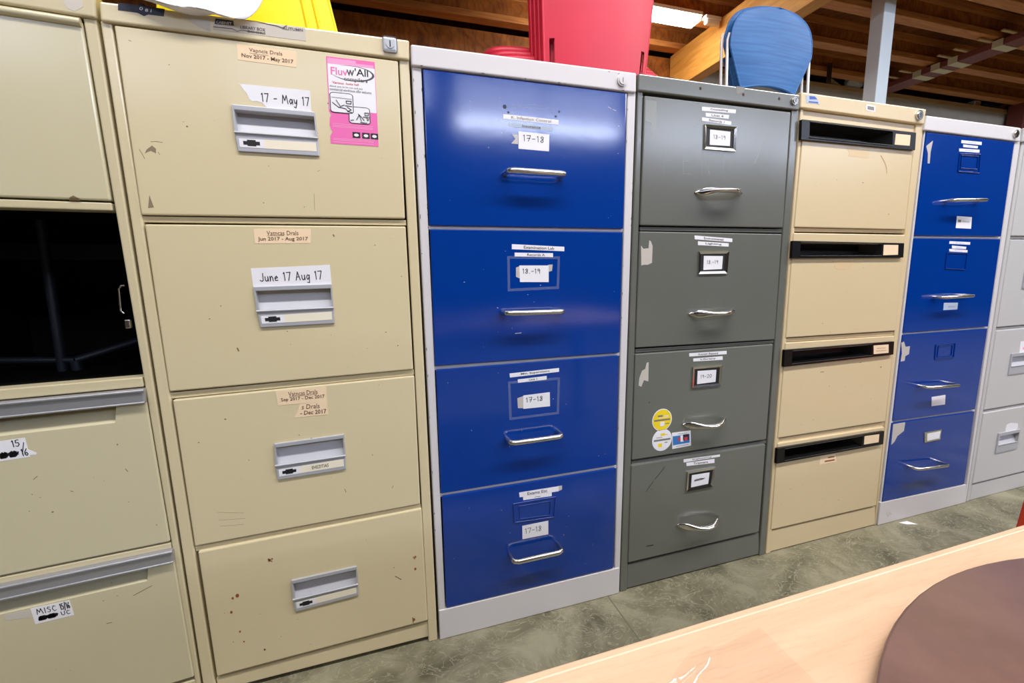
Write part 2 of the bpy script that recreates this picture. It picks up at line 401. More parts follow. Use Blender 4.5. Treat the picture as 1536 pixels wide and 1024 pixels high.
# ------------------------------------------------------------------ cabinets
DEPTH = .62
CORE_Y = .055
def lerp(a, b, t): return (a[0]+(b[0]-a[0])*t, a[1]+(b[1]-a[1])*t)
def cabinet(name, text, spec, body, lidmat, group=None, hollow=False):
    L, R, LI, RI = spec['L'], spec['R'], spec['LI'], spec['RI']      # outer and inner stile lines: top and bottom pixel
    bl = B(*L[1]); br = B(*R[1])
    root = thing(name, ((bl.x+br.x)/2, DEPTH/2, 0), text, 'filing cabinet', group)
    def zero(p): return Vector((p.x, p.y, 0))
    m = MB()
    for o, i in ((L, LI), (R, RI)):
        a, b, c, d = B(*o[0]), B(*i[0]), zero(B(*i[1])), zero(B(*o[1]))
        q = [a, b, c, d] if o is L else [b, a, d, c]
        m.slab(q, DEPTH, .0025)
    topz = B(*L[0]).z
    xl = max(B(*LI[0]).x, B(*LI[1]).x)-.004; xr = min(B(*RI[0]).x, B(*RI[1]).x)+.004
    if not hollow: m.box((xl, CORE_Y, .02), (xr, DEPTH-.01, topz-.004), 1)  # core coloured near-black so the gaps around drawers look shaded
    for rq in spec.get('rails', ()): m.slab(Q(rq, .004), CORE_Y+.003, .0012)
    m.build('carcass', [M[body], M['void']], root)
    if 'plinth' in spec:
        q = Q(spec['plinth'], spec.get('py', -.0005)); q[2] = zero(q[2]); q[3] = zero(q[3])
        q[2].z = q[3].z = spec.get('pz', .001)
        p = MB(); p.slab(q, CORE_Y+.004, .0015); p.build('plinth', M[body], root)
    lid = MB(); ly = -.006
    q = Q(spec['lid'], ly); lid.slab(q, DEPTH, .0035, seg=3)
    top = lid.build('top_panel', M[lidmat], root)
    return root, top
def drawer(root, pts, mat, hole=None, y=FY, r=.0025):
    m = MB(); m.slab(Q(pts, y), .022, r, hole=Q(hole, y) if hole else None)
    return m.build('drawer', M[mat], root)
def lock(parent, px, py, r, mats=('chrome', 'ink'), square=False, y=-.006):
    c = B(px, py, y); s = B(px+r, py, y).x - c.x; m = MB()
    if square: m.bbox((c.x-s, y-.004, c.z-s), (c.x+s, y+.001, c.z+s), s*.35, 0, 3)
    else:
        m.disc(c, s, y-.004, y+.001); m.disc(c, s*.72, y-.006, y-.003)
    yy = y-.0063 if not square else y-.0044
    if square: m.disc(c, s*.55, y-.0052, y-.003); yy = y-.0055
    m.add([Vector((c.x-s*.08, yy, c.z-s*.42)), Vector((c.x+s*.08, yy, c.z-s*.42)), Vector((c.x+s*.08, yy, c.z+s*.42)), Vector((c.x-s*.08, yy, c.z+s*.42))], [[0,1,2,3]], 1)
    return m.build('lock', [M[mats[0]], M[mats[1]]], parent)

def printed_strip(d, pts, text, name='label_strip', ink='inkfade', mat='paper', box=(.14, .2, .86, .82)):
    return label(name, pts, d, mat, [ink], [('b', text, box)])

# ---- 1: putty cabinet with an open bay (left edge of the photo)
TURN1 = TURN = (B(145, 26).x, math.radians(5.2))
XO = B(145, 26).x-.478; XI = XO+.021                       # outer and inner edge of the left stile
def lf(p, x=None, y=0): q = B(p[0], p[1], y); return pxof(XI if x is None else x, y, q.z)
s = dict(L=[lf((144, 26), XO), lf((300, 1018), XO)], R=[(144, 26), (300, 1018)], LI=[lf((124, 26)), lf((292, 1018))], RI=[(124, 26), (292, 1018)],
         lid=[lf((142, -14), XO-.001), (142, -14), (144, 27), lf((144, 27), XO-.001)], plinth=[lf((292, 1020)), (292, 1020), (297, 1060), lf((297, 1060))], pz=.002)
root1, top1 = cabinet('filing_cabinet', 'putty filing cabinet at left edge with an open dark bay and metal grip strips', s, 'putty_stile', 'putty_stile', hollow=True)
xr1 = B(170, 316).x; xl1 = XI
zt, zb = B(168, 306).z, B(212, 575).z
tz = B(124, 27).z
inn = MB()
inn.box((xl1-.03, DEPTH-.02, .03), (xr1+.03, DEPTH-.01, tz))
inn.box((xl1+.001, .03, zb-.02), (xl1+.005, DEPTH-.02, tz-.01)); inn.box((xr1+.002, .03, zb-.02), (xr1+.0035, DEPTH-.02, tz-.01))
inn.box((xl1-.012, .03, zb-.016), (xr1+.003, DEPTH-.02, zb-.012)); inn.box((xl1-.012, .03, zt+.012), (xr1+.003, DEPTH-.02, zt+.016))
inn.build('bay_lining', M['void'], root1)  # shade of the open bay put into the lining colour
rl = MB()
xa = xl1+.28
rl.tube([B(60, 330, .30), B(95, 560, .30)], .010, 6); rl.build('support_rod', M['rail'], root1); rl = MB(); rl.tube([(xl1, .3, zb+.03), B(113, 540, .3)], .008, 6)
rl.tube([B(113, 540, .3), (xr1, .42, zb+.075)], .009, 6); rl.tube([B(113, 540, .3), B(122, 572, .3)], .012, 6)
rl.build('suspension_rail', M['rail'], root1)
rl = MB(); rl.box((xl1, .5, .93), (xl1+.30, .53, .97)); rl.build('cross_bar', M['rail'], root1)
# front rails of the frame
for ra, rb_ in (((167, 304), (168.5, 316)), ((213, 565.5), (215.5, 580)), ((256, 814), (257.5, 823))):
    q = [lf(ra), ra, rb_, lf(rb_)]
    fr = MB(); fr.slab(Q(q, 0), .03, .002); fr.build('frame_rail', M['putty_stile'], root1)
# flipper door over the bay
dm = MB()
dq = Q([lf((122, 31), XI+.003), (122, 31), (166, 301), lf((166, 301), XI+.003)], -.0015)
dm.slab(dq, .02, .003); up = MB(); 
flip = dm.build('bay_door', M['putty'], root1)
lipm = MB(); lp = [B(*lf((121, 33.5), XI+.004), -.003), B(121, 33.5, -.003)]
lipm.tube([lp[0]+Vector((0, .001, 0)), lp[1]+Vector((0, .001, 0))], .0065, 12); lipm.build('rolled_lip', M['putty'], flip)
rag_poly('paint_chip', [(104, 296), (110, 293), (121, 299), (120, 301), (104, 301)], flip, 'scuff', y=-.0015)
# latch loop at the bay's right edge
lt = MB(); p = Q([(186, 470), (181, 466), (178, 433), (182, 428), (187, 428)], .01)
lt.tube(p, .0016, 8); lt.build('latch_loop', M['chrome'], root1)
lt = MB(); a, b_ = B(187, 479, .01), B(199, 492, .012); lt.bbox((a.x, .006, b_.z), (b_.x, .014, a.z), .002); lt.build('latch_catch', M['nickel'], root1)
def span(a, b, x=None): return (lf(a, x), a, b, lf(b, x))
D1 = [span((216, 582), (255, 812), XI+.003), span((258.5, 824), (291, 1015), XI+.003)]
STR = [span((216, 583), (217.5, 605), XI+.003), span((258.5, 824.5), (260, 844), XI+.003)]
SCO = [span((174, 608), (173, 634), XI+xr1-B(174, 608).x+.03), span((222, 853), (221, 871), XI+xr1-B(222, 853).x+.045)]
for k in range(2):
    d = drawer(root1, D1[k], 'putty', hole=SCO[k], y=-.0015)
    m = MB(); q = Q(SCO[k], -.0015)
    bt = [q[0]+Vector((.012, .032, 0)), q[1]+Vector((-.012, .032, 0))]
    m.add([q[0], q[1], q[2], q[3], bt[0], bt[1]], [[4,5,2,3],[1,2,5],[0,4,3],[0,1,5,4]])
    m.build('grip_scoop', M['putty'], d)
    m = MB(); q = Q(STR[k], -.010); m.slab(q, 0.0, .003)
    h = q[0]-q[3]; m.tube([q[0]+Vector((0, -.001, -.003)), q[1]+Vector((0, -.001, -.003))], .0032, 8); m.tube([q[3]+Vector((0, 0, .002)), q[2]+Vector((0, 0, .002))], .002, 8)
    m.build('grip_strip', M['alum'], d, 'long brushed aluminium grip strip')
    if k == 0:
        rag_poly('tape_scrap', [(38, 672), (55, 679), (54, 681.5), (38, 683)], d, 'paper', y=-.0015)
        label('paper_label', [(-46, 668), (37, 656.5), (45, 685), (-42, 698)], d, 'paper', ['ink'],
              [('h', '15', (.74, .62, .88, .95), 1, .0013), ('h', '/', (.88, .3, .97, .7), 1, .0011), ('h', '16', (.87, .1, .99, .45), 1, .0013), ('h', '##', (.5, .1, .82, .45), 1, .0022)], y=-.0015, note='white paper label with handwritten 15/16 and a crossed out word')
        scuffs(d, [[(50, 719), (56, 714)], [(106, 736), (110, 737)], [(60, 746), (120, 745)][:1]+[(61, 746)], [(188, 703), (192, 707)]], .0011, y=-.0015)
    else:
        rag_poly('tape_scrap', [(7, 922), (44, 914), (49, 925), (8, 930)], d, 'residue', y=-.0015)
        label('paper_label', [(45.5, 912.5), (104, 900), (111, 922), (53, 936)], d, 'paper', ['ink'],
              [('h', 'MISC', (.12, .55, .62, .88), 1, .0011), ('h', '15/16', (.72, .52, .97, .9), 1, .0013), ('h', '##', (.14, .16, .6, .42), 1, .0035), ('h', 'UC', (.7, .16, .93, .4), 1, .0011)], y=-.0015, note='white paper label with handwritten MISC 15/16')
        scuffs(d, [[(200, 893), (228, 878)], [(160, 935), (168, 933)]], .0012, y=-.0015)
rag_poly('clear_tape_scrap', [(92, -3), (122, -6), (125, 10), (112, 17), (100, 12)], top1, 'residue', y=-.006)

TURN = None
# ---- 2: large cream cabinet
s = dict(L=[(149.5, 30), (303, 1018)], R=[(613.5, 89), (656.5, 960)], LI=[(167, 33), (322, 1019)], RI=[(598.5, 88), (643, 962)],
         lid=[(147.5, 1), (614, 60), (614, 90), (150, 31)], py=.004,
         plinth=[(324, 1017), (642, 931.5), (643.5, 961), (330, 1052)], pz=.012,
         rails=[[(213, 324), (609, 330), (609.5, 338), (214, 333)], [(255, 589), (621, 554), (621.5, 562), (256.5, 598)], [(292.5, 820), (631, 756), (632, 762), (294, 827)]])
root2, top2 = cabinet('filing_cabinet', 'large cream filing cabinet with inset silver pulls and a pink flyer on its top drawer', s, 'cream', 'cream')
DR = [[(170.5, 37), (597, 91), (607.5, 327.5), (211.5, 322)], [(216.5, 336), (608.5, 339.5), (620, 554), (254, 587.5)],
      [(258.5, 600), (621.5, 563.5), (630.5, 756), (292, 819.5)], [(296.5, 828), (632.5, 762.5), (641.5, 930.5), (325, 1014.5)]]
PU = [[(347.5, 156), (472, 167.6), (479, 234), (357, 226.7)], [(380, 430), (497, 425.7), (501.7, 485), (390.6, 491.4)],
      [(411, 666), (515.7, 651.5), (518.7, 703.7), (416.4, 720)], [(437, 871), (535, 849.5), (537.5, 893), (443, 917.5)]]
cream = []
for k in range(4):
    pu = PU[k]
    tl, tr, br_, bl_ = pu
    hole = [lerp(lerp(tl, tr, .02), lerp(bl_, br_, .02), .11), lerp(lerp(tl, tr, .985), lerp(bl_, br_, .985), .11),
            lerp(lerp(tl, tr, .985), lerp(bl_, br_, .985), .60), lerp(lerp(tl, tr, .02), lerp(bl_, br_, .02), .60)]
    d = drawer(root2, DR[k], 'cream', hole=hole); cream.append(d)
    m = MB(); o = Q(pu, -.0065); h = Q(hole, -.0065)
    # frame: top lip, bottom band with ridges, thin cheeks
    m.slab([o[0], o[1], Vector((h[1].x+.002, -.0065, h[1].z)), Vector((h[0].x-.002, -.0065, h[0].z))], FY+.0005, .001)
    m.slab([Vector((o[0].x+(h[3].x-h[0].x), -.0065, h[3].z)) if False else h[3]+Vector((-.004, 0, 0)), h[2]+Vector((.003, 0, 0)), o[2], o[3]], FY+.0005, .0012)
    m.tube([h[3]+Vector((-.004, -.001, 0)), h[2]+Vector((.003, -.001, 0))], .0022, 8)
    m.poly([o[0], h[0], h[3], h[3]+Vector((-.004, 0, 0))][::1], FY+.0005); m.poly([h[1], o[1], h[2]+Vector((.003, 0, 0)), h[2]], FY+.0005)
    pull = m.build('recessed_pull', M['plate'], d, 'silver plastic inset drawer pull')
    m = MB(); m.pocket(Q(hole, -.004), .019, .004); m.build('pull_pocket', M['pocket'], d)
    band = [lerp(tl, bl_, .72), lerp(tr, br_, .70), lerp(tr, br_, .90), lerp(tl, bl_, .91)]
    bq = [lerp(band[0], band[1], .03), lerp(band[0], band[1], .975), lerp(band[3], band[2], .975), lerp(band[3], band[2], .03)]
    it = [('q', '', (.0, .02, .32, .98), 2), ('q', '', (.05, .3, .26, .72), 1, 2), ('q', '', (.10, .18, .21, .88), 1, 3)]
    it += [('p', 'EHEZITIAS', (.5, .3, .76, .75))] if k == 2 else []
    label('name_strip', bq, d, 'ivory', ['ink', 'paper'], it, y=-.0065, note='ivory name strip with a black emblem')
# peach labels, white papers, flyer
label('peach_label', [(355, 66), (444, 77.5), (444.5, 101), (356.5, 89.5)], cream[0], 'tan', ['inkbrown'],
      [('p', 'Vapncis Drals', (.2, .56, .76, .86)), ('b', 'Nov 2017 - May 2017', (.07, .14, .95, .46)), ('q', '', (.2, .51, .52, .53))], note='peach label reading Nov 2017 - May 2017')
q17 = [(359, 125.5), (380, 127.5), (465, 136), (467, 167), (400, 161), (393, 154), (385, 151.5), (378, 152), (374, 148), (370, 140), (364, 133)]
mb = MB(); mb.poly(Q(q17, FY-.0004), FY+.0004)
qq = Q([(372, 127), (465, 136), (467, 167), (375, 158)], FY-.0007)
hand(mb, qq, '17 - May 17', (.19, .26, .97, .66), .0014, 1); mb.build('paper_label', [M['paper'], M['ink']], cream[0], 'torn white paper with handwritten 17 - May 17')
label('peach_label', [(380, 343), (466, 343), (466, 364.5), (382.5, 365)], cream[1], 'tan', ['inkbrown'],
      [('p', 'Vatncas Drals', (.22, .56, .78, .86)), ('b', 'Jun 2017 - Aug 2017', (.06, .12, .95, .44)), ('q', '', (.22, .51, .52, .53))], note='peach label reading Jun 2017 - Aug 2017')
label('paper_label', [(376, 402.5), (494.5, 397), (497.5, 427), (380, 431)], cream[1], 'paper', ['ink'], [('h', 'June 17 Aug 17', (.09, .3, .88, .72), 1, .0015)], note='white paper with handwritten June 17 Aug 17')
label('peach_label', [(413, 587), (489, 579.8), (490.5, 602), (417, 608)], cream[2], 'tan', ['inkbrown'],
      [('p', 'Vatncas Drals', (.24, .58, .82, .88)), ('b', 'Sep 2017 - Dec 2017', (.08, .2, .96, .5)), ('q', '', (.24, .53, .8, .55))], note='peach label reading Sep 2017 - Dec 2017')
mb = MB(); mb.poly(Q([(450, 605), (490.5, 602), (492, 621.5), (441, 626.5), (446, 618)], FY-.0004), FY+.0004)
qq = Q([(450, 605), (490.5, 602), (492, 621.5), (448, 625)], FY-.0007)
printed(mb, qq, 's Drals', (.08, .55, .72, .9), 1); printed(mb, qq, '- Dec 2017', (.05, .12, .95, .44), 1, None, True); mb.build('peach_label', [M['tan'], M['inkbrown']], cream[2], 'torn peach label ending in Dec 2017')
# flyer
FL = [(489, 84), (562, 93), (568, 220), (496, 215)]
mb = MB(); fq = Q(FL, FY-.0004)
edge = [bil(fq, 0, 1), bil(fq, 1, 1), bil(fq, 1, 0), bil(fq, 0, 0)]
for u, v in ((.0, .09), (.03, .115), (.05, .14), (.02, .17), (.0, .22), (.01, .30), (.04, .33), (.0, .38)): edge.append(bil(fq, u, v))
mb.poly(edge, FY+.0004, 0)
def fl(u0, v0, u1, v1, mi, lay=1): mb.poly([Vector((p.x, FY-.0004-.00013*lay, p.z)) for p in sub(fq, u0, v0, u1, v1)], None, mi)
fl(.02, .40, .99, .74, 1); fl(.02, .74, .99, .92, 1); 
tri = [bil(fq, .02, .995), bil(fq, .99, .93), bil(fq, .99, .80), bil(fq, .02, .80)]
fl(.02, .92, .97, .955, 2); fl(.02, .955, .6, .985, 2)
def oval(u, v, ru, rv, mi, lay, n=30): mb.poly([Vector((p.x, FY-.0004-.00013*lay, p.z)) for p in [bil(fq, min(.99, u+ru*math.cos(2*PI*k/n)), v+rv*math.sin(2*PI*k/n)) for k in range(n)]], None, mi)
oval(.53, .835, .45, .088, 4, 2); oval(.50, .838, .43, .080, 1, 3)
printed(mb, fq, 'Fluv', (.08, .80, .42, .885), 5, FY-.0010, True); printed(mb, fq, 'w', (.40, .805, .56, .875), 4, FY-.0010, True); printed(mb, fq, "'All", (.57, .815, .85, .90), 3, FY-.0010, True)
printed(mb, fq, 'compilers', (.34, .735, .83, .79), 4, FY-.0010, True)
printed(mb, fq, 'Various', (.1, .70, .33, .725), 6, FY-.0010, True); printed(mb, fq, 'lucky ball', (.38, .695, .64, .725), 6, FY-.0010, True)
printed(mb, fq, 'about you to be run and pay', (.04, .655, .72, .68), 4, FY-.0010); printed(mb, fq, 'commercial warehouse offer welcome', (.04, .62, .9, .65), 4, FY-.0010)
def rbox(u0, v0, u1, v1, base):
    for e, mi, lay in ((0, 3, base), (.016, 1, base+1)):
        c = []
        for cu, cv, a0 in ((u1-.08, v1-.03, 0), (u0+.08, v1-.03, 90), (u0+.08, v0+.03, 180), (u1-.08, v0+.03, 270)):
            for k in range(5):
                a = math.radians(a0+k*22.5); c.append(bil(fq, cu+(.08-e)*math.cos(a), cv+(.03-e*.5)*math.sin(a)))
        mb.poly([Vector((p.x, FY-.0004-.00013*lay, p.z)) for p in c], None, mi)
rbox(.40, .255, .85, .455, 4); rbox(.03, .365, .51, .60, 6)
def fs(pts, w=.0012): stroke(mb, [Vector((p.x, FY-.0018, p.z)) for p in [bil(fq, *p) for p in pts]], w, 3)
fs([(.06, .54), (.48, .535)], .0006); fs([(.08, .48), (.2, .43), (.34, .42), (.4, .39)]); fs([(.16, .51), (.24, .44), (.32, .46)]); fs([(.36, .51), (.47, .51), (.46, .48), (.37, .48), (.36, .51)]); fs([(.34, .455), (.48, .45)]); fs([(.38, .44), (.46, .41), (.38, .39), (.47, .38)])
fs([(.56, .30), (.62, .36), (.66, .29)]); fs([(.6, .37), (.66, .34), (.72, .30)]); fs([(.74, .39), (.82, .39), (.81, .36), (.74, .36), (.74, .39)]); fs([(.7, .34), (.83, .335)]); fs([(.78, .34), (.79, .30), (.82, .32)]); fs([(.44, .29), (.5, .295)]); fs([(.64, .275), (.78, .27)])
for v in (.235, .215, .20, .06, .045, .02): fl(.06, v, .9, v+.006, 2, 1)
for u in (.46, .66, .84):
    fl(u, .085, u+.16, .155, 3, 2); oval(u+.08, .12, .05, .018, 1, 3, 12)
fl(.46, .075, .94, .082, 2, 2)
mb.build('flyer', [M['pink'], M['paper'], M['pinkpale'], M['ink'], M['inkfade'], M['pink'], M['rprint']], cream[0], 'pink and white printed flyer with a torn left edge')
# stickers on the lid
mb = MB(); ly = -.006
pts = [(177, 4), (207, 7.5), (211, 4.5), (216, 5.5), (219, 9), (247, 13.5), (245.5, 24.5), (222, 21.5), (216, 24), (210, 21), (206, 19), (177, 15)]
mb.poly(Q(pts, ly-.0004), ly+.0004); qq = Q([(178, 4), (247, 13.5), (245, 24.5), (177, 15)], ly-.0008)
printed(mb, qq, 'CLASSIC', (.08, .35, .42, .72), 1); printed(mb, qq, '0', (.45, .4, .53, .85), 2, None, True); printed(mb, qq, '8 I', (.58, .3, .72, .72), 2, None, True)
mb.build('sticker', [M['navy'], M['inkfade'], M['paper']], top2, 'torn navy sticker with worn white lettering')
mb = MB(); mb.poly(Q([(320, 27), (353, 30), (458, 41.5), (459, 61.5), (392, 53), (320, 44)], ly-.0004), ly+.0004, 0)
mb.poly(Q([(323, 27.5), (350, 31), (351, 38.5), (322, 36)], ly-.0006), None, 1)
qq = Q([(320, 27), (458, 41.5), (459, 61.5), (320, 44)], ly-.0009)
printed(mb, qq, 'CABINET', (.03, .56, .19, .8), 2, None, True); printed(mb, qq, 'LIBRARY BOX', (.28, .36, .55, .62), 3, None, True); printed(mb, qq, 'BOOKS', (.36, .12, .55, .3), 3, None, True); printed(mb, qq, 'AUTUMN', (.74, .68, .97, .9), 3, None, True)
stroke(mb, Q([(320, 40), (348, 43), (356, 47), (362, 45), (395, 50)], ly-.0009), .0009, 3); stroke(mb, Q([(352, 28), (384, 32), (416, 39), (424, 42), (430, 38)], ly-.0009), .0012, 3)
mb.build('sticker', [M['residue'], M['navy'], M['paper'], M['inkfade']], top2, 'ragged grey sticker with half torn dark lettering')
rag_poly('tape_scrap', [(268, 21), (316, 27), (315, 47), (300, 41)], top2, 'residue', y=ly)
lock(top2, 585, 67.5, 11, ('plate', 'ink'), True)
scuffs(cream[0], [[(193, 60), (197, 62)], [(209, 224), (213, 230), (217, 238)], [(226, 212.5), (234, 212), (244, 213.5)], [(237, 228), (240, 232)]], .0008)
for q_ in ([(217, 230), (220, 224), (228, 218), (234, 223), (234, 230), (230, 228), (226, 226)], [(222, 312), (224, 292), (228, 303), (231, 311)]):
    mb = MB(); mb.poly(Q(q_, FY-.0003)); inlay(cream[0], mb, 'smudge')
scuffs(cream[0], [[(471, 290), (471.5, 300), (472, 315)], [(476, 257), (480, 255)]], .0006)
scuffs(cream[2], [[(326, 768), (366, 769)], [(328, 780), (368, 777)], [(330, 789), (366, 786)]], .0005); scuffs(cream[2], [[(517, 733), (519, 738)], [(588, 732), (590, 728)]], .0012)
scuffs(cream[3], [[(402, 838), (408, 842)], [(593, 864), (602, 869)], [(620, 835), (622, 838)], [(619, 926), (620, 934)], [(396, 973), (398, 974)]], .002)
scuffs(cream[1], [[(500, 352), (501, 354)], [(356, 522), (358, 526)]], .0025)

def chips(parent, poly, n, mat, seed, r0=.0006, r1=.0016, y=FY):
    rnd = random.Random(seed); q = Q(poly, y-.0002); mb = MB()
    for _ in range(n):
        c = bil(q, rnd.uniform(.03, .97), rnd.uniform(.03, .97)); r = rnd.uniform(r0, r1)*rnd.random()**.5+.0003; e = rnd.uniform(.5, 1.6)
        mb.add([c+Vector((r*e*math.cos(k), 0, r*math.sin(k)*rnd.uniform(.7, 1.2))) for k in (0, 1.1, 2.2, 3.3, 4.4, 5.4)], [list(range(6))])
    inlay(parent, mb, mat)
for k in range(4): chips(cream[k], DR[k], 13, 'scuff', k+1)
rust = MB()
for px, py, r in ((356, 893, 2.4), (349, 897, 1.6), (347, 918, 1.8), (360, 947, 1.4), (366, 962, 1.2), (623, 835, 1.6), (623, 853, 1.9), (621, 929, 2.2), (397, 974, 1.4), (404, 840, 2.0), (408, 838, 1.2)):
    c = B(px, py, FY-.0003); rust.add([c+Vector((r*.0014*math.cos(k), 0, r*.0019*math.sin(k))) for k in (0, .9, 1.8, 2.7, 3.6, 4.5, 5.4)], [list(range(7))])
inlay(cream[3], rust, 'rusty')

# ---- blue cabinets share a builder for D pulls
TURN = TURN1
for k, d_ in enumerate([x for x in root1.children if x.name.startswith('drawer')]): chips(d_, D1[k], 12, 'scuff', 20+k, y=-.0015)
TURN = None
o_ = Vector((TURN1[0], 0, 0)); root1.location = Matrix.Rotation(TURN1[1], 3, 'Z') @ (root1.location-o_) + o_; root1.rotation_euler = (0, 0, TURN1[1])
def bar_pull(d, l, r, rad=.0062, out=.036):
    a, b = B(l[0], l[1], -out), B(r[0], r[1], -out)
    p = []
    for e, sx in ((a, 1), (b, -1)):
        seq = [Vector((e.x, FY, e.z)), Vector((e.x, -out+.012, e.z)), Vector((e.x+sx*.0035, -out+.0035, e.z)), Vector((e.x+sx*.012, -out, e.z))]
        p += seq if sx == 1 else seq[::-1]
    m = MB(); m.tube(p, rad, 12)
    for t in (.37, .63):
        c = a.lerp(b, t); m.tube([c-Vector((.0008, 0, 0)), c+Vector((.0008, 0, 0))], rad*1.08, 12)
    return m.build('handle', M['nickel'], d, 'nickel bar handle')
def ghost_frame(d, pts, mat='tape', w=.006):
    q = Q(pts, FY-.0003); m = MB()
    c = sum(q, Vector())/4
    ins = []
    for p in q: ins.append(p + Vector((w if p.x < c.x else -w, 0, w if p.z < c.z else -w)))
    for i in range(4):
        j = (i+1) % 4; m.poly([q[i], q[j], ins[j], ins[i]], None)
    return m.build('tape_outline', M[mat], d)
def pressed_frame(d, pts, mat, w=.004, r=.0016):
    q = Q(pts, FY-.0012); m = MB()
    for i in range(4): m.tube([q[i], q[(i+1) % 4]], r, 8)
    return m.build('card_frame', M[mat], d)

# ---- 3: white framed blue cabinet
s = dict(L=[(617.5, 97), (660, 957)], R=[(954, 138), (929, 887)], LI=[(632, 99), (670, 955)], RI=[(941.5, 137), (921, 888)],
         lid=[(616, 65.5), (955, 109), (954.5, 139), (617, 98)], plinth=[(658.5, 916), (929, 851.5), (928.5, 887), (660, 957)], py=-.003,
         rails=[[(640, 338), (936, 343), (936, 348), (641, 344)], [(650, 548.5), (930, 529), (930, 533.5), (651, 555)], [(660, 740), (925, 697), (925, 702.5), (660, 745.5)]])
root3, top3 = cabinet('filing_cabinet', 'bright blue four drawer filing cabinet with white frame beside the large cream cabinet', s, 'white', 'white')
DR3 = [[(634, 103), (940, 139.5), (935, 343), (644, 338)], [(645, 343.5), (934, 348), (929, 529), (652.5, 549)],
       [(654, 554.5), (928.3, 533), (924.3, 697.5), (661.5, 740.5)], [(663, 745), (924, 702), (920, 852), (669.5, 912)]]
b3 = [drawer(root3, q, 'blue', r=.002) for q in DR3]
for d, (l, r) in zip(b3, (((764, 255), (849, 260.5)), ((760, 470), (846.5, 467)), ((766, 665), (844.5, 654)), ((771, 843.5), (844.5, 827)))): bar_pull(d, l, r)
printed_strip(b3[0], [(754.7, 171), (837.8, 179.7), (837.8, 187), (754.7, 177.7)], 'K. Infection Control', ink='gprint')
printed_strip(b3[0], [(763, 183.5), (829, 190), (829, 196.7), (763, 190)], 'Insurance', mat='paper2', box=(.3, .2, .72, .85))
label('year_card', [(777.8, 196.7), (824, 201.7), (823.5, 226.9), (777.8, 223)], b3[0], 'paper', ['ink'], [('h', '17---18', (.14, .48, .82, .82), 1, .0013)], note='white card with handwritten 17-18')
rag_poly('tape_scrap', [(768, 201), (777, 202), (777, 216), (767, 215), (773, 208)], b3[0], 'residue')
mb = MB()
for px, py, r in ((757, 160, 3), (762.5, 168.5, 1.8), (838.7, 167.5, 1.7), (833.5, 174.5, 1.7)):
    c = B(px, py, FY); mb.disc(c, r*.0014, FY-.0003, FY+.0003, 10)
inlay(b3[0], mb, 'navy')
mb = MB(); stroke(mb, Q([(760, 160), (772, 156.5), (800, 157), (822, 160), (836, 164)], FY-.0003), .002, 0); stroke(mb, Q([(768, 166), (776, 160), (812, 163), (828, 168), (832, 175)], FY-.0003), .003, 0); inlay(b3[0], mb, 'tape')
scuffs(b3[0], [[(912, 160), (917, 163)], [(919, 164), (924, 166)], [(752, 198), (753, 200)]], .001, 'residue')
for k in range(4): chips(b3[k], DR3[k], 12, 'residue', 80+k, .0003, .0008)
printed_strip(b3[1], [(767.8, 366), (846.5, 370), (846.5, 376.7), (767.8, 373.6)], 'Examination Lab', box=(.22, .2, .8, .82))
printed_strip(b3[1], [(772, 378.7), (829.5, 379.5), (829.5, 385.5), (772, 384.4)], 'Records A', box=(.32, .2, .78, .82))
rag_poly('tape_scrap', [(774, 401), (780, 399), (781, 418), (774, 415)], b3[1], 'residue'); rag_poly('tape_scrap', [(822, 397), (829, 396.5), (828, 406), (822, 408)], b3[1], 'residue')
label('year_card', [(779, 398), (823, 398), (823, 422.9), (780, 422.9)], b3[1], 'paper', ['ink'], [('h', '18.-19', (.1, .52, .7, .8), 1, .0013)], note='white card with handwritten 18-19')
ghost_frame(b3[1], [(760.7, 383.8), (840, 384.4), (838.6, 433), (761.6, 437)])
scuffs(b3[1], [[(696, 423), (697, 423)], [(746, 461.5), (747, 461.5)], [(773, 500), (782, 499)]], .0016, 'residue')
printed_strip(b3[2], [(764.4, 560), (838.6, 551.7), (838.6, 557.4), (765, 566)], 'Min. Supervisors', box=(.22, .2, .8, .82))
printed_strip(b3[2], [(776.6, 569), (820, 563.6), (820, 569), (777, 574)], 'Unit 1', box=(.38, .25, .66, .8))
rag_poly('tape_scrap', [(776, 597), (785, 594), (786, 612), (777, 612)], b3[2], 'residue')
label('year_card', [(785, 593), (824.7, 588), (825, 609), (785, 613)], b3[2], 'paper', ['ink'], [('h', '17---18', (.1, .46, .72, .8), 1, .0013)], note='white card with handwritten 17-18')
ghost_frame(b3[2], [(762, 572), (840, 565.5), (838.5, 620.6), (764, 630)])
rag_poly('tape_scrap', [(836, 729), (843, 728), (843, 734), (836, 737)], b3[3], 'residue')
printed_strip(b3[3], [(778.7, 738.6), (838, 729), (838, 736.5), (779.5, 745.6)], 'Exams Etc', box=(.2, .2, .7, .82)); printed_strip(b3[3], [(784.6, 744.5), (827.6, 738), (827.6, 743.7), (785, 750)], ' ~', box=(.4, .3, .6, .5))
pressed_frame(b3[3], [(770, 755.4), (833.4, 744.8), (831, 775), (772, 783.5)], 'blue')
pressed_frame(b3[3], [(779, 759), (826, 751), (825, 772), (780, 778)], 'blue', r=.001)
label('year_card', [(783.4, 788.6), (822.5, 780.8), (822.5, 801), (783.8, 808.5)], b3[3], 'paper', ['ink'], [('h', '17-18', (.1, .38, .72, .75), 1, .0013)], note='white card with handwritten 17-18')
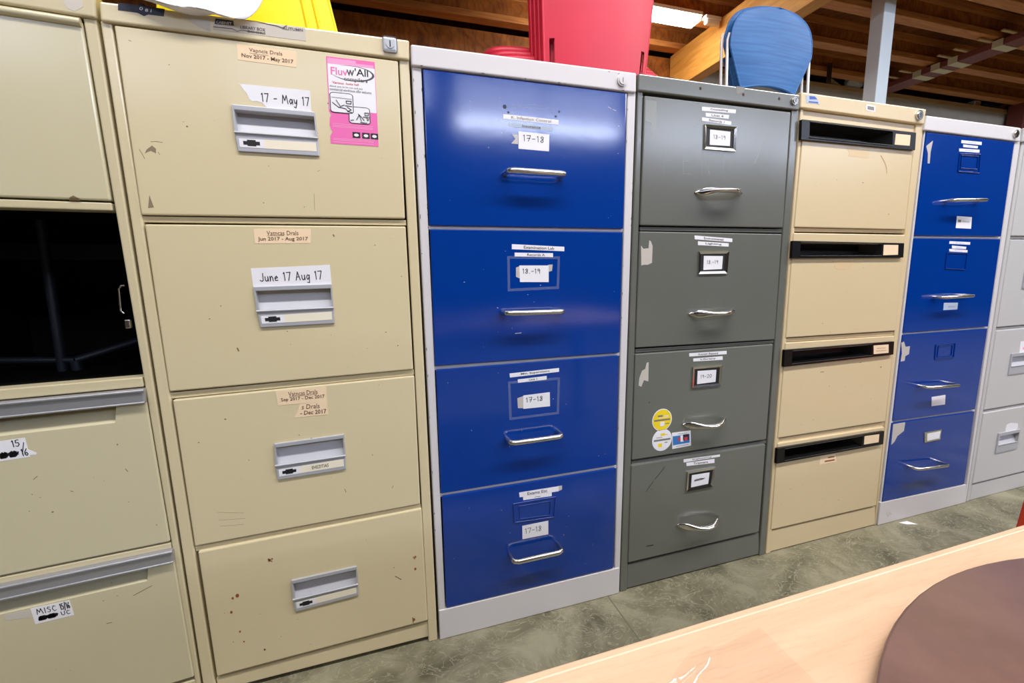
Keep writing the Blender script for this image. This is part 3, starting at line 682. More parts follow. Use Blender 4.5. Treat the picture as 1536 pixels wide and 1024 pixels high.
def edge_chips(part, a, b, n, mat, seed, y, w=.0011):
    rnd = random.Random(seed); mb = MB(); p, q = B(a[0], a[1], y-.0004), B(b[0], b[1], y-.0004)
    for _ in range(n):
        c = p.lerp(q, rnd.random()); l = rnd.uniform(.001, .006); t = (q-p).normalized(); stroke(mb, [c, c+t*l], w*rnd.uniform(.5, 1.4), 0)
    inlay(part, mb, mat)
car3 = [x for x in root3.children if x.name.startswith('carcass')][0]
for a_, b_, sd in (((631.5, 105), (668.5, 905), 1), ((942, 140), (922, 850), 2), ((620, 105), (658, 905), 3), ((952, 150), (931, 850), 4)): edge_chips(car3, a_, b_, 12, 'ink', sd, 0)
edge_chips(top3, (620, 97), (950, 137.5), 7, 'ink', 5, -.006)
lock(top3, 932.5, 121.4, 7, ('white', 'gprint'))
scuffs(top3, [[(913, 107.5), (914.5, 107.5)], [(927, 111), (929, 110)]], .0016, y=-.006)

# ---- 4: dark grey cabinet
s = dict(L=[(957, 136), (930.3, 888)], R=[(1199, 165), (1147, 832)], LI=[(965, 137), (940.5, 886)], RI=[(1188, 163.5), (1139, 834)],
         lid=[(958, 109.5), (1200.4, 142), (1199, 165.5), (957.5, 136)], py=.003, pz=.004,
         plinth=[(941.5, 846), (1138.5, 799), (1138.5, 834), (940, 884)],
         rails=[[(960, 340), (1174, 343.5), (1173.5, 349), (960, 345.5)], [(953, 523.5), (1161, 510.5), (1161, 514.5), (953, 529)], [(947.5, 692), (1149.5, 660.5), (1149.5, 664.5), (947.5, 696.5)]])
root4, top4 = cabinet('filing_cabinet', 'dark grey filing cabinet with arched chrome handles and round stickers on a drawer', s, 'grey', 'grey')
DR4 = [[(967, 143), (1186.5, 168), (1174.5, 341.4), (960.5, 337.6)], [(959.8, 346.8), (1173, 350.7), (1162, 509.2), (953.3, 521.6)],
       [(953, 531), (1160, 515.8), (1149.4, 659), (948, 690)], [(947, 698), (1148.7, 666), (1138.6, 797.5), (942.4, 844)]]
g4 = [drawer(root4, q, 'grey') for q in DR4]
def arch_pull(d, l, r, out=.034):
    a, b = B(l[0], l[1], FY), B(r[0], r[1], FY); n = 28; m = MB(); rings = []
    for i in range(n+1):
        t = i/n; e = min(t, 1-t); sn = math.sin(PI*t)
        y = FY-.0022 - out*max(0, (sn-.12)/.88)**.85
        hz = .0115*(e/.13)**.75 if e < .13 else .0115 - .0058*min(1, (e-.13)/.2)
        ty = .002+.0088*max(0, (sn-.2)/.8)
        c = a.lerp(b, t); c.y = y
        rings.append([c+Vector((0, ty*math.cos(2*PI*k/10), max(hz, .0004)*math.sin(2*PI*k/10))) for k in range(10)])
    vs = [v for r_ in rings for v in r_]; fs = [[i*10+k, i*10+(k+1) % 10, (i+1)*10+(k+1) % 10, (i+1)*10+k] for i in range(n) for k in range(10)]
    m.add(vs, fs, 0, True); return m.build('handle', M['chrome'], d, 'arched chrome handle with leaf shaped ends')
for d, (l, r) in zip(g4, (((1041.7, 288.5), (1112.3, 290)), ((1032.5, 470.4), (1101, 466)), ((1023, 636), (1089, 628)), ((1014.7, 787), (1079, 774)))): arch_pull(d, l, r)
CF = [[(1057.7, 186), (1105.7, 190.3), (1104, 227), (1057, 223.3)], [(1049, 376.9), (1094, 376.4), (1091, 410), (1048, 411)], [(1040, 550.5), (1083.8, 546.8), (1081.5, 577.8), (1038.5, 582.5)], [(1031.8, 707.9), (1073.5, 700.6), (1069.5, 729.5), (1029.8, 737.5)]]
CT = ['18-19', '18.-19', '19-20', '#']
for d, q, t in zip(g4, CF, CT):
    o = Q(q, FY-.004); m = MB(); w = .0065
    ins = [o[0]+Vector((w, .002, -w)), o[1]+Vector((-w, .002, -w)), o[2]+Vector((-w, .002, w)), o[3]+Vector((w, .002, w))]
    bk = [Vector((p.x, FY+.0004, p.z)) for p in o]
    for i in range(4):
        j = (i+1) % 4; m.add([o[i], o[j], ins[j], ins[i]], [[0,1,2,3]]); m.add([bk[i], bk[j], o[j], o[i]], [[0,1,2,3]])
    m.build('card_frame', M['chrome'], d, 'chrome card frame')
    m = MB(); m.poly([Vector((p.x, FY-.0006, p.z)) for p in ins], None); m.build('frame_backing', M['ink'], d)
    c = [lerp(lerp(q[0], q[1], .16), lerp(q[3], q[2], .16), .2), lerp(lerp(q[0], q[1], .80), lerp(q[3], q[2], .80), .22), lerp(lerp(q[0], q[1], .80), lerp(q[3], q[2], .80), .80), lerp(lerp(q[0], q[1], .16), lerp(q[3], q[2], .16), .82)]
    label('year_card', c, d, 'paper', ['inkfade' if t != '#' else 'ink'], [('h', t, (.16, .42, .76, .68), 1, .0011)], y=FY-.0008, note='white card with handwriting in the chrome frame')
ST4 = [[([(1053, 159.8), (1104, 164.4), (1103.5, 170), (1053, 166)], 'Counselling'), ([(1058.7, 169), (1093.8, 172.5), (1093, 178), (1058.7, 174.6)], 'Unit 4'), ([(1053, 175.8), (1097, 182), (1096.6, 187.5), (1053, 181)], 'Records 1')],
       [([(1041.8, 353), (1098.5, 357.6), (1098.5, 363), (1042.3, 358.8)], 'Environmental'), ([(1047, 361.7), (1093, 364.7), (1093, 369.8), (1047, 367.4)], 'Lighting')],
       [([(1033.8, 529.7), (1090, 526), (1090, 531), (1034, 534.6)], 'Known Record'), ([(1040, 537.5), (1084, 534), (1084, 539.5), (1040, 542)], 'Library')],
       [([(1025.5, 688.7), (1080, 681.5), (1080, 684.6), (1025.5, 693.4)], 'Engineering'), ([(1029.5, 694), (1071.7, 688), (1071.7, 694), (1030, 698.8)], 'Trainers')]]
for d, l in zip(g4, ST4):
    for q, t in l: printed_strip(d, q, t, box=(.24, .2, .76, .82))
rag_poly('tape_scrap', [(968.6, 149.7), (985, 151.7), (984.6, 195), (981, 195), (978, 201.7), (976, 199), (977, 184), (968.6, 181)], g4[0], 'chalk'); 
rag_poly('tape_scrap', [(961.7, 368), (965, 373), (973, 372), (974, 360), (976.5, 362), (979, 369), (978, 394), (972, 397), (966, 397), (962, 398)], g4[1], 'residue')
rag_poly('tape_scrap', [(959, 567), (963, 556), (968, 553), (970, 544), (973, 543), (972.5, 572), (966, 570), (962, 580), (958, 578)], g4[2], 'residue')
mb = MB(); hand(mb, Q([(996, 222), (1092, 228), (1092, 262), (996, 260)], FY-.0003), 'F E N T', (0, 0, 1, 1), .0014, 0); stroke(mb, Q([(1132, 245), (1149, 205)], FY-.0003), .003, 0); inlay(g4[0], mb, 'chalk')
# round stickers and a photo sticker
def round_sticker(px, py, rp, ring, face, items):
    c = B(px, py, FY); r = (B(px+rp, py, FY).x-c.x); m = MB(); m.disc(c, r, FY-.0005, FY+.0003, 32, 0); m.disc(c, r*.93, FY-.0007, FY, 32, 1)
    q = [c+Vector((-r, -FY-c.y+FY-.0009, r*.93)), c+Vector((r, 0, r*.93)), c+Vector((r, 0, -r*.93)), c+Vector((-r, 0, -r*.93))]
    q = [Vector((p.x, FY-.0009-.0001*0, p.z)) for p in q]
    for u0, v0, u1, v1, mi in items: m.poly(sub(q, u0, v0, u1, v1), None, mi)
    return m
m = round_sticker(993, 629.5, 14.6, 'paper', 'yprint', [(.1, .46, .9, .54, 2), (.28, .66, .52, .74, 2), (.58, .66, .8, .70, 3), (.4, .2, .62, .4, 3), (.3, .6, .84, .62, 3), (.66, .28, .86, .32, 2)])
m.build('round_sticker', [M['paper'], M['yprint'], M['gprint'], M['paper']], g4[2], 'round yellow sticker')
m = round_sticker(993, 659.5, 14.6, 'paper', 'paper', [(.08, .46, .92, .55, 2), (.42, .70, .62, .82, 3), (.62, .72, .78, .76, 3), (.3, .16, .5, .34, 3), (.2, .62, .5, .645, 2), (.62, .34, .78, .38, 2)])
m.build('round_sticker', [M['paper'], M['paper'], M['gprint'], M['yprint']], g4[2], 'round white sticker with a grey bar and yellow marks')
label('picture_sticker', [(1008, 649), (1036, 645.4), (1036.5, 668), (1008.5, 673.3)], g4[2], 'paper', ['bprint', 'navy', 'rprint', 'gprint'],
      [('q', '', (.03, .22, .93, .78), 1), ('q', '', (.58, .4, .9, .8), 2, 2), ('q', '', (.3, .44, .44, .66), 3, 3), ('q', '', (.64, .4, .82, .62), 3, 3), ('q', '', (.44, .36, .62, .76), 0, 2), ('q', '', (.2, .1, .86, .13), 4, 2), ('q', '', (.3, .86, .8, .89), 4, 2)], note='small picture sticker, blue with red shapes')
scuffs(g4[3], [[(983, 718), (992, 707), (997, 700)], [(969, 737), (980, 722)]], .0014, 'ink'); scuffs(g4[3], [[(970, 819), (980, 817)]], .0025, 'ink')
scuffs(g4[2], [[(973.5, 603.5), (974.5, 603.5)]], .0025, 'ink')
mb = MB()
for px, py in ((1050.6, 132.7), (1115, 142), (1168.7, 148)): mb.disc(B(px, py, -.006), .0035, -.0064, -.005, 14)
inlay(top4, mb, 'strap')
rag_poly('tape_scrap', [(1105, 129), (1117.5, 131), (1116, 138), (1106, 141.5), (1104, 139)], top4, 'gprint', y=-.006)
for k in range(4): chips(g4[k], DR4[k], 16, 'ink' if k > 1 else 'smudge', 40+k, .0004, .001)
lock(top4, 1190.8, 151.5, 4.6, ('chrome', 'ink'))
scuffs(top4, [[(1005, 116.5), (1011, 116)], [(1055, 147), (1056, 147)]], .002, y=-.006)

# ---- 5: beige cabinet with long black pulls
s = dict(L=[(1201.5, 161), (1149, 829)], R=[(1386, 185), (1313.6, 790)], LI=[(1206, 162), (1156, 828)], RI=[(1374.5, 183.5), (1312, 791)],
         lid=[(1202, 137.5), (1390, 163.5), (1386.5, 186.5), (1201, 161.5)], py=.002, pz=.003,
         plinth=[(1157, 796), (1313, 759.5), (1312, 789.5), (1154.5, 826.5)],
         rails=[[(1205, 165), (1375, 187.5), (1374, 199), (1203, 179)], [(1191.5, 341.5), (1358, 345), (1357.5, 349.5), (1191, 347)], [(1179, 507.5), (1343, 497), (1342, 502.5), (1178.5, 512.5)], [(1167, 658), (1327.5, 632.7), (1327, 638.5), (1166.5, 663.5)]])
root5, top5 = cabinet('filing_cabinet', 'beige filing cabinet with a long black recessed pull across every drawer', s, 'beige', 'beige')
HD = [[(1203, 179), (1374.3, 199), (1372.6, 225), (1202, 208.8)], [(1189.7, 361), (1356.4, 364.6), (1355, 386), (1188, 387)], [(1177.5, 524.7), (1341.4, 512), (1340, 531.5), (1176, 550)], [(1166.4, 672.5), (1326.6, 646.5), (1324.7, 666), (1165, 695.3)]]
DB = [((1191.5, 340.5), (1358, 344.2)), ((1179, 506.5), (1343.5, 496)), ((1167, 657), (1328, 632)), ((1156.5, 794.5), (1314.5, 758))]
TOPL = [None, [(1190.6, 349), (1358, 352)], [(1178.5, 514), (1342, 503.5)], [(1166.8, 665), (1327, 640)]]
CARD = [[(1344, 200.5), (1366, 202.6), (1364.5, 218.5), (1342, 216.7)], [(1325.8, 367), (1347.6, 367.2), (1347, 382), (1324.8, 382.7)], [(1310.6, 518), (1333, 516.4), (1333, 529), (1310.6, 531)], [(1297, 654), (1319, 651), (1318, 663), (1296, 666.6)]]
b5 = []; DB5 = []
for k in range(4):
    h = HD[k]
    top = TOPL[k] or [lerp(h[0], h[1], .02), lerp(h[0], h[1], .99)]
    outer = [top[0], top[1], DB[k][1], DB[k][0]]
    e = .012
    hole = [lerp(lerp(h[0], h[1], .03), lerp(h[3], h[2], .03), .12), lerp(lerp(h[0], h[1], .97), lerp(h[3], h[2], .97), .12), lerp(lerp(h[0], h[1], .97), lerp(h[3], h[2], .97), .85), lerp(lerp(h[0], h[1], .03), lerp(h[3], h[2], .03), .85)]
    d = drawer(root5, outer, 'beige', hole=hole); b5.append(d); DB5.append([HD[k][3], HD[k][2], DB[k][1], DB[k][0]])
    yo = -.010; o = Q(h, yo); m = MB()
    def hp(u, v): return lerp(lerp(h[0], h[1], u), lerp(h[3], h[2], u), v)
    op = Q([hp(.07, .08), hp(.80, .08), hp(.80, .88), hp(.07, .88)], yo)
    for i in range(4):
        j = (i+1) % 4; m.add([o[j], o[i], op[i], op[j]], [[0,1,2,3]])
        bi, bj = Vector((o[i].x, FY+.0005, o[i].z)), Vector((o[j].x, FY+.0005, o[j].z)); m.add([o[i], o[j], bj, bi], [[0,1,2,3]])
    # pocket: deep at the top, floor sloping forward, right cheek angled
    bt = [op[0]+Vector((.004, .045, -.002)), op[1]+Vector((-.03, .045, -.002)), op[2]+Vector((-.03, .045, .010)), op[3]+Vector((.004, .045, .010))]
    m.add(op+bt, [[0,1,5,4],[1,2,6,5],[2,3,7,6],[3,0,4,7],[4,5,6,7]])
    m.tube([op[0]+Vector((0, -.0005, 0)), op[1]+Vector((0, -.0005, 0))], .0012, 6); m.tube([op[3]+Vector((0, -.0005, 0)), op[2]+Vector((0, -.0005, 0))], .0016, 6)
    m.build('recessed_pull', M['black'], d, 'long black plastic recessed pull')
    c = CARD[k]; label('name_card', c, d, 'tan', ['rusty'], [('h', '~', (.2, .55, .8, .75), 1, .0009), ('h', '~', (.15, .25, .85, .45), 1, .0009)] if k == 2 else [], y=yo, note='small beige card')
rag_poly('tape_scrap', [(1270, 221), (1280, 222), (1281, 225), (1304, 226), (1303, 238), (1272, 234), (1274, 229)], b5[0], 'residue_tan'); rag_poly('tape_scrap', [(1252, 402), (1254, 393), (1268, 391), (1281, 394), (1272, 404), (1260, 405)], b5[1], 'residue_tan')
rag_poly('tape_scrap', [(1237, 546.5), (1250, 545), (1252, 547.5), (1240, 549)], b5[2], 'residue_tan')
label('torn_label', [(1231, 684), (1253, 681), (1255, 692), (1229, 697)], b5[3], 'tan', ['rusty'], [('q', '', (.5, .62, .92, .78), 1), ('q', '', (.3, .2, .9, .38), 1)], note='torn peach label with brown marks')
scuffs(b5[0], [[(1321, 233), (1327, 243), (1330, 252), (1330, 260)]], .0012, 'rusty'); scuffs(b5[0], [[(1293.5, 273.5), (1295, 274.5)]], .002); scuffs(b5[2], [[(1231, 558), (1236, 557.5)], [(1290, 543.5), (1291.5, 543.5)], [(1320, 551), (1322, 550.5)]], .002)
mb = MB(); mb.poly(Q([(1209, 143), (1222, 143.5), (1226, 147), (1229.5, 156.5), (1209.5, 154)], -.0064), -.0056, 0); mb.poly(Q([(1214, 144), (1222, 144.5), (1226, 149), (1214.5, 149)], -.0066), None, 1); mb.poly(Q([(1213, 151.5), (1227, 153), (1227.5, 155), (1213, 153.5)], -.0066), None, 1)
mb.build('sticker', [M['paper2'], M['bluesticker']], top5, 'small blue and white sticker')
label('sticker', [(1299.5, 156), (1313.5, 158.5), (1312.8, 168), (1299, 165.5)], top5, 'paper', ['gprint'], [('q', '', (.15, .2, .85, .75), 1)], y=-.006, note='small white square sticker with grey centre')
for k in range(4): chips(b5[k], DB5[k], 14, 'scuff', 60+k)
lock(top5, 1377.8, 173, 5, ('chrome', 'ink'))

# ---- 6: second blue cabinet
s = dict(L=[(1387, 194.5), (1317, 784.5)], R=[(1531, 212), (1449, 752)], LI=[(1389, 195.5), (1323, 783)], RI=[(1523, 211), (1446.5, 753)],
         lid=[(1390.5, 172.8), (1532, 191.5), (1530.5, 212.5), (1386.5, 195)], py=-.003, plinth=[(1321, 753.7), (1449.3, 726.5), (1448.5, 752), (1317.5, 784.5)],
         rails=[[(1372, 353.5), (1502, 355), (1501, 358.5), (1371, 357)], [(1354.5, 499.5), (1482.5, 490), (1481.5, 492.5), (1354, 502)], [(1339, 631.5), (1463, 614), (1462, 617), (1338, 634)]])
root6, top6 = cabinet('filing_cabinet', 'second blue filing cabinet with white frame, between beige and pale grey cabinets', s, 'white', 'white')
DR6 = [[(1390, 198), (1522, 213), (1501.8, 354.5), (1372, 353.2)], [(1371.3, 357), (1501, 358.7), (1482.3, 489.7), (1354.6, 499.3)],
       [(1354, 502), (1481.5, 492.6), (1462.8, 614), (1339, 631.4)], [(1338, 634.3), (1461.8, 617), (1446.7, 726), (1323.5, 753)]]
b6 = [drawer(root6, q, 'blue', r=.002) for q in DR6]
for d, (l, r) in zip(b6, (((1436, 299.5), (1482.5, 299.8)), ((1418, 446), (1462.6, 443.4)), ((1394, 581.5), (1440.4, 577.5)), ((1377, 704), (1424, 697.5)))): bar_pull(d, l, r, .0052, .034)
for q in ([(1442.4, 210), (1472.7, 212.8), (1472.5, 217.5), (1442, 214.5)], [(1445, 216.5), (1467, 219), (1466.5, 222.5), (1445, 220.5)], [(1439, 222.5), (1469.5, 224.5), (1469, 229), (1439, 227)]): printed_strip(b6[0], q, 'Record', ink='paper2', box=(.3, .3, .7, .7))
for q in ([(1424.4, 361.5), (1455.5, 363), (1455, 367), (1424, 365.5)], [(1428, 368), (1449.5, 370), (1449, 373.5), (1428, 372.5)], [(1424, 373), (1451.5, 375), (1451, 378.5), (1424, 377)]): printed_strip(b6[1], q, 'Record', ink='paper2', box=(.3, .3, .7, .7))
pressed_frame(b6[0], [(1440, 230.5), (1470.5, 231.5), (1468.5, 259.5), (1437, 257)], 'blue'); pressed_frame(b6[0], [(1442.5, 233), (1467, 234.5), (1465.5, 254), (1441, 252)], 'blue', r=.0012)
pressed_frame(b6[1], [(1420.5, 379), (1451, 379.8), (1448, 404), (1418, 402.5)], 'blue'); pressed_frame(b6[2], [(1404, 517.4), (1433, 514.5), (1430.5, 536), (1402.5, 539)], 'blue'); pressed_frame(b6[2], [(1408, 519.5), (1429, 517), (1427, 533), (1406, 535.5)], 'blue', r=.0012)
label('paper_card', [(1435.5, 324), (1458, 325.5), (1456.6, 343), (1433.7, 342)], b6[0], 'paper', ['gprint'], [('q', '', (.1, .5, .3, .72), 1), ('p', 'library unit', (.4, .5, .85, .66))], note='small white printed card')
label('paper_card', [(1416, 454), (1437, 453.8), (1436, 464), (1415, 465)], b6[1], 'paper2', ['gprint'], [('h', '~', (.3, .3, .8, .7), 1, .0009)], note='small grey card'); label('paper_card', [(1397.6, 595.3), (1418.3, 592), (1417.5, 606.4), (1397.4, 609)], b6[2], 'paper', ['gprint'], [], note='small white card')
o = Q([(1387.5, 648.6), (1412.8, 643.5), (1410.8, 659), (1387.5, 664)], FY-.003); m = MB(); m.slab(o, FY+.0003, .001); m.build('card_frame', M['nickel'], b6[3])
label('paper_card', [(1391, 650.5), (1411, 646.5), (1409, 657), (1391, 661)], b6[3], 'paper', ['gprint'], [], y=FY-.003)
rag_poly('tape_scrap', [(1389.5, 219), (1398, 212), (1399.5, 211), (1396, 228), (1394.5, 245), (1391.5, 245), (1392, 230)], b6[0], 'residue')
rag_poly('tape_scrap', [(1352, 514), (1356, 512), (1358.5, 520), (1365, 519), (1363.5, 531), (1358, 534), (1357, 541), (1351, 542), (1353, 530)], b6[2], 'residue')
rag_poly('tape_scrap', [(1340, 636), (1358, 633), (1356, 646), (1346, 654), (1342, 662), (1337, 667)], b6[3], 'residue')
lock(top6, 1522.8, 201, 3.6, ('chrome', 'ink'))
rag_poly('tape_scrap', [(1329, 769), (1335, 767), (1338, 771), (1332, 775)], root6, 'residue', y=-.003)

# ---- 7: pale grey cabinet at the right edge
XA = B(1531.5, 212).x+.0065; dx = .47
def px7(x, z): return pxof(x, 0, z)
zt7 = B(1531, 212).z; zl7 = B(1532, 191).z; X0 = XA; X1 = XA+dx; SW = .018
dz7 = [zt7-.006, B(1511.5, 353.5).z, B(1492, 491).z, B(1473, 615.5).z, B(1457, 726).z]
s = dict(L=[px7(X0, zt7), px7(X0, 0)], R=[px7(X1, zt7), px7(X1, 0)], LI=[px7(X0+SW, zt7), px7(X0+SW, 0)], RI=[px7(X1-SW, zt7), px7(X1-SW, 0)],
         lid=[px7(X0, zl7), px7(X1, zl7), px7(X1, zt7), px7(X0, zt7)], plinth=[px7(X0+SW, dz7[4]-.003), px7(X1-SW, dz7[4]-.003), px7(X1-SW, 0), px7(X0+SW, 0)], py=.002,
         rails=[[px7(X0+SW, z-.002), px7(X1-SW, z-.002), px7(X1-SW, z-.010), px7(X0+SW, z-.010)] for z in dz7[1:4]])
root7, top7 = cabinet('filing_cabinet', 'pale grey filing cabinet with inset pulls cut off by the right edge', s, 'paleg', 'paleg')
for k in range(4):
    zt_, zb_ = (dz7[k]-(.012 if k else 0)), dz7[k+1]
    P = lambda u, v: px7(X0+SW+.002+(dx-2*SW-.004)*u, zb_+(zt_-zb_)*v)
    hx = [B(1498.7, 650).x, B(1530.7, 646).x]; zc = dz7[4]+(B(1498.7, 650).z-dz7[4])+(zt_-(dz7[3]-.012))
    zc = min(zc, zt_-.03)
    hz0, hz1 = zc-(B(1498.7, 650).z-B(1498, 678.6).z), zc
    po = [px7(hx[0], hz1), px7(hx[1]+.0, hz1), px7(hx[1], hz0), px7(hx[0], hz0)]
    hole = [lerp(lerp(po[0], po[1], .05), lerp(po[3], po[2], .05), .15), lerp(lerp(po[0], po[1], .95), lerp(po[3], po[2], .95), .15), lerp(lerp(po[0], po[1], .95), lerp(po[3], po[2], .95), .62), lerp(lerp(po[0], po[1], .05), lerp(po[3], po[2], .05), .62)]
    d = drawer(root7, [P(0, 1), P(1, 1), P(1, 0), P(0, 0)], 'paleg', hole=hole)
    m = MB(); o = Q(po, -.006); h = Q(hole, -.006)
    for i in range(4):
        j = (i+1) % 4; m.add([o[i], o[j], h[j], h[i]], [[0,1,2,3]]); m.add([Vector((o[i].x, FY, o[i].z)), Vector((o[j].x, FY, o[j].z)), o[j], o[i]], [[0,1,2,3]])
    m.tube([h[3], h[2]], .0018, 6)
    m.build('recessed_pull', M['plate'], d, 'silver plastic inset drawer pull'); m = MB(); m.pocket(Q(hole, -.004), .019, .004); m.build('pull_pocket', M['pocket'], d)
    if k == 3: rag_poly('tape_scrap', [(1508, 645), (1510, 637), (1516, 634), (1527, 635), (1527, 641), (1522, 647), (1509, 649)], d, 'paper', y=FY)
    if k == 2: label('paper_label', [(1531, 512), (1575, 508), (1573, 526), (1529, 530)], d, 'paper', ['pinkpale'], [('q', '', (.1, .3, .5, .5), 1)], note='white label above the pull')

# ------------------------------------------------------------------ plastic chairs (facing away from the camera, sitter looks towards +y)
def chair(name, loc, label_, mat, wb, wt, seat_z, back0, back1, seat_d, seat_w, legmat, group=None, arch=0.0, rnd=.7, expo=2.6, curve=.03, rim=.004, cut=False, leg_r=.006, lean=.06, legs_up=.5, rib=None, tap=1.0, seat_off=.015, leg_x=None, leg_y=.012):
    root = thing(name, loc, label_, 'chair', group); O = Vector(loc)
    nu, nv = 24, 22; m = MB(); th = .005
    def pt(u, v, dy=0):
        s_ = 2*u-1; w = wb+(wt-wb)*min(1, v/tap)
        if v > rnd: w *= max(0.0, 1-((v-rnd)/(1-rnd))**expo)**(1/expo)*.999+.001
        z = back0+(back1-back0)*v + arch*(1-s_*s_)*max(0, 1-v*4)
        return O+Vector((s_*w/2, curve*s_*s_*min(1, w/wb) - lean*v*.6 + dy, z))
    vv = [1-(1-j/nv)**1.8 for j in range(nv+1)]
    g = [[pt(i/nu, vv[j]) for i in range(nu+1)] for j in range(nv+1)]; g2 = [[pt(i/nu, vv[j], th) for i in range(nu+1)] for j in range(nv+1)]
    idx = lambda j, i: j*(nu+1)+i; K = (nu+1)*(nv+1)
    fs = []
    for j in range(nv):
        for i in range(nu):
            if cut and j < 2 and (i < 2 or i >= nu-2) and i not in (0, nu-1): continue
            fs.append([idx(j,i), idx(j,i+1), idx(j+1,i+1), idx(j+1,i)]); fs.append([K+idx(j+1,i), K+idx(j+1,i+1), K+idx(j,i+1), K+idx(j,i)])
    m.add([p for r_ in g for p in r_]+[p for r_ in g2 for p in r_], fs, 0, True)
    ring = [g[0][i] for i in range(nu+1)] + [g[j][nu] for j in range(1, nv+1)] + [g[nv][i] for i in range(nu-1, -1, -1)] + [g[j][0] for j in range(nv-1, -1, -1)]
    m.tube([p+Vector((0, th/2, 0)) for p in ring], rim, 8, caps=False)
    for s_ in (-1, 1):                                            # turned-in side flanges
        e = [g[j][nu if s_ > 0 else 0] for j in range(nv+1) if vv[j] <= rnd]
        f2 = [p+Vector((s_*.002, .02, 0)) for p in e]; n = len(e)
        m.add(e+f2, [[k, k+1, n+k+1, n+k] for k in range(n-1)], 0, True)
    m.build('backrest', M[mat], root)
    if rib:
        m = MB()
        for u in rib: m.tube([pt(u, v/14*.9, -.001) for v in range(15)], .004, 8)
        m.build('rib', M[mat], root)
    m = MB(); n = 48; R0 = []
    for sc, dz in ((0, -.012), (.55, -.010), (.9, -.003), (.98, .0), (1.0, -.006), (1.0, -.020), (.97, -.020), (.95, -.006), (.5, -.016), (0, -.018)):
        R0.append([O+Vector((math.copysign(abs(math.cos(2*PI*k/n))**.32, math.cos(2*PI*k/n))*seat_w/2*sc, seat_d/2+seat_off+math.copysign(abs(math.sin(2*PI*k/n))**.32, math.sin(2*PI*k/n))*seat_d/2*sc, seat_z+dz)) for k in range(n)])
    m.add([p for r_ in R0 for p in r_], [[i*n+k, i*n+(k+1) % n, (i+1)*n+(k+1) % n, (i+1)*n+k] for i in range(len(R0)-1) for k in range(n)], 0, True)
    m.build('seat', M[mat], root)
    for s_ in (-1, 1):
        x = s_*(leg_x or (wb/2+.014)); zu = back0+(back1-back0)*legs_up
        m = MB(); m.tube([O+Vector((x*1.02, leg_y, leg_r*.5)), O+Vector((x, leg_y, back0)), O+Vector((x, leg_y+.006, zu-.02)), O+Vector((x*.97, leg_y+.004, zu))], leg_r, 8); m.build('leg', M[legmat], root)
        m = MB(); m.tube([O+Vector((x*1.04, seat_d*.9, leg_r*.5)), O+Vector((x*.95, seat_d*.86, seat_z-.03)), O+Vector((x*.9, seat_d*.8, seat_z-.014))], leg_r, 8); m.build('leg', M[legmat], root)
    return root
LZ = B(616, 66, -.006).z
# red stack over the blue and grey cabinets
yr = .26
tl, tr, bl, br = B(826, 0, yr), B(994, 0, yr), B(824, 95, yr), B(977, 110, yr)
cx = (bl.x+br.x)/2; lean0 = 0
zseat = B(745, 70, yr+.13).z-LZ-.055; xs = B(741, 80, yr+.09).x
r0 = None
RL = ['bottom', 'second', 'third', 'top']
RN = ['lowest red plastic chair of the stack, its broad back facing the camera', 'red plastic chair second from the bottom of the stack over the blue cabinet',
      'red plastic chair third from the bottom of the stack on the blue cabinet', 'topmost red plastic chair of the stack on the blue cabinet']
wb = (br.x-bl.x); wt = wb*1.16
for k in range(4):
    if k == 0:
        r0 = chair('red_chair', (cx, yr, LZ+.001), RN[0], 'redpl', wb, wt, zseat, bl.z-LZ-.004, .62, .34, 2*(cx-xs), 'wrod', 'red stacked chairs', cut=True, rnd=.88, curve=.035, leg_r=.006, legs_up=.02, leg_x=wb*.36, leg_y=.10, seat_off=.06)
        rr = r0
    else:
        rr = dup(r0); rr.location = (cx-.004*k, yr+.022*k, LZ+.001+.021*k); rr['label'] = RN[k]
# blue chairs on the beige cabinet
yb = .34; zl5 = B(1202, 137.5, -.006).z
L_, R_, T_, Bm = B(1097, 62, yb), B(1222, 66, yb), B(1160, 15, yb), B(1150, 129, yb)
W5 = R_.x-L_.x
b0 = chair('blue_chair', ((L_.x+R_.x)/2, yb, zl5+.001), 'blue plastic chair with white rods, its back nearest the camera, on the beige cabinet', 'bluepl', W5*.66, W5*.98, Bm.z-zl5-.05, Bm.z-zl5-.012, T_.z-zl5, .28, .30, 'wrod', 'blue stacked chairs', arch=.014, rnd=.42, expo=3.2, curve=.012, leg_r=.0045, lean=0.02, legs_up=.66, tap=.5, leg_x=W5*.5)
b1 = dup(b0); b1.location = b0.location+Vector((-.004, .022, .008)); b1['label'] = 'blue plastic chair nested in front of the other blue chair on the beige cabinet'
# yellow chair on the cream cabinet
yy = .2; L_, R_ = B(214, 8, yy), B(514, 43, yy)
zl2 = B(380, 31, -.006).z
chair('yellow_chair', ((L_.x+R_.x)/2, yy, zl2+.001), 'bright yellow plastic chair standing on the large cream cabinet', 'yellowpl', R_.x-L_.x, (R_.x-L_.x)*.62, .11, .03, .40, .34, (R_.x-L_.x)*.9, 'wrod', rnd=.6, curve=.04, legs_up=.1, rib=(.9, .83), leg_x=.11)
# red chair at the end of the table
pz = B(1531, 760, -.35)
rc = chair('red_chair', (pz.x+.17, -.35, .001), 'orange red chair standing on the floor at the right edge of the photo', 'red_orange', .28, .26, pz.z+.03, pz.z+.10, pz.z+.36, .3, .30, 'red_orange', curve=.02, leg_r=.011)
rc.rotation_euler = (0, 0, PI/2); rc.location = (pz.x+.505, -.42, .001)

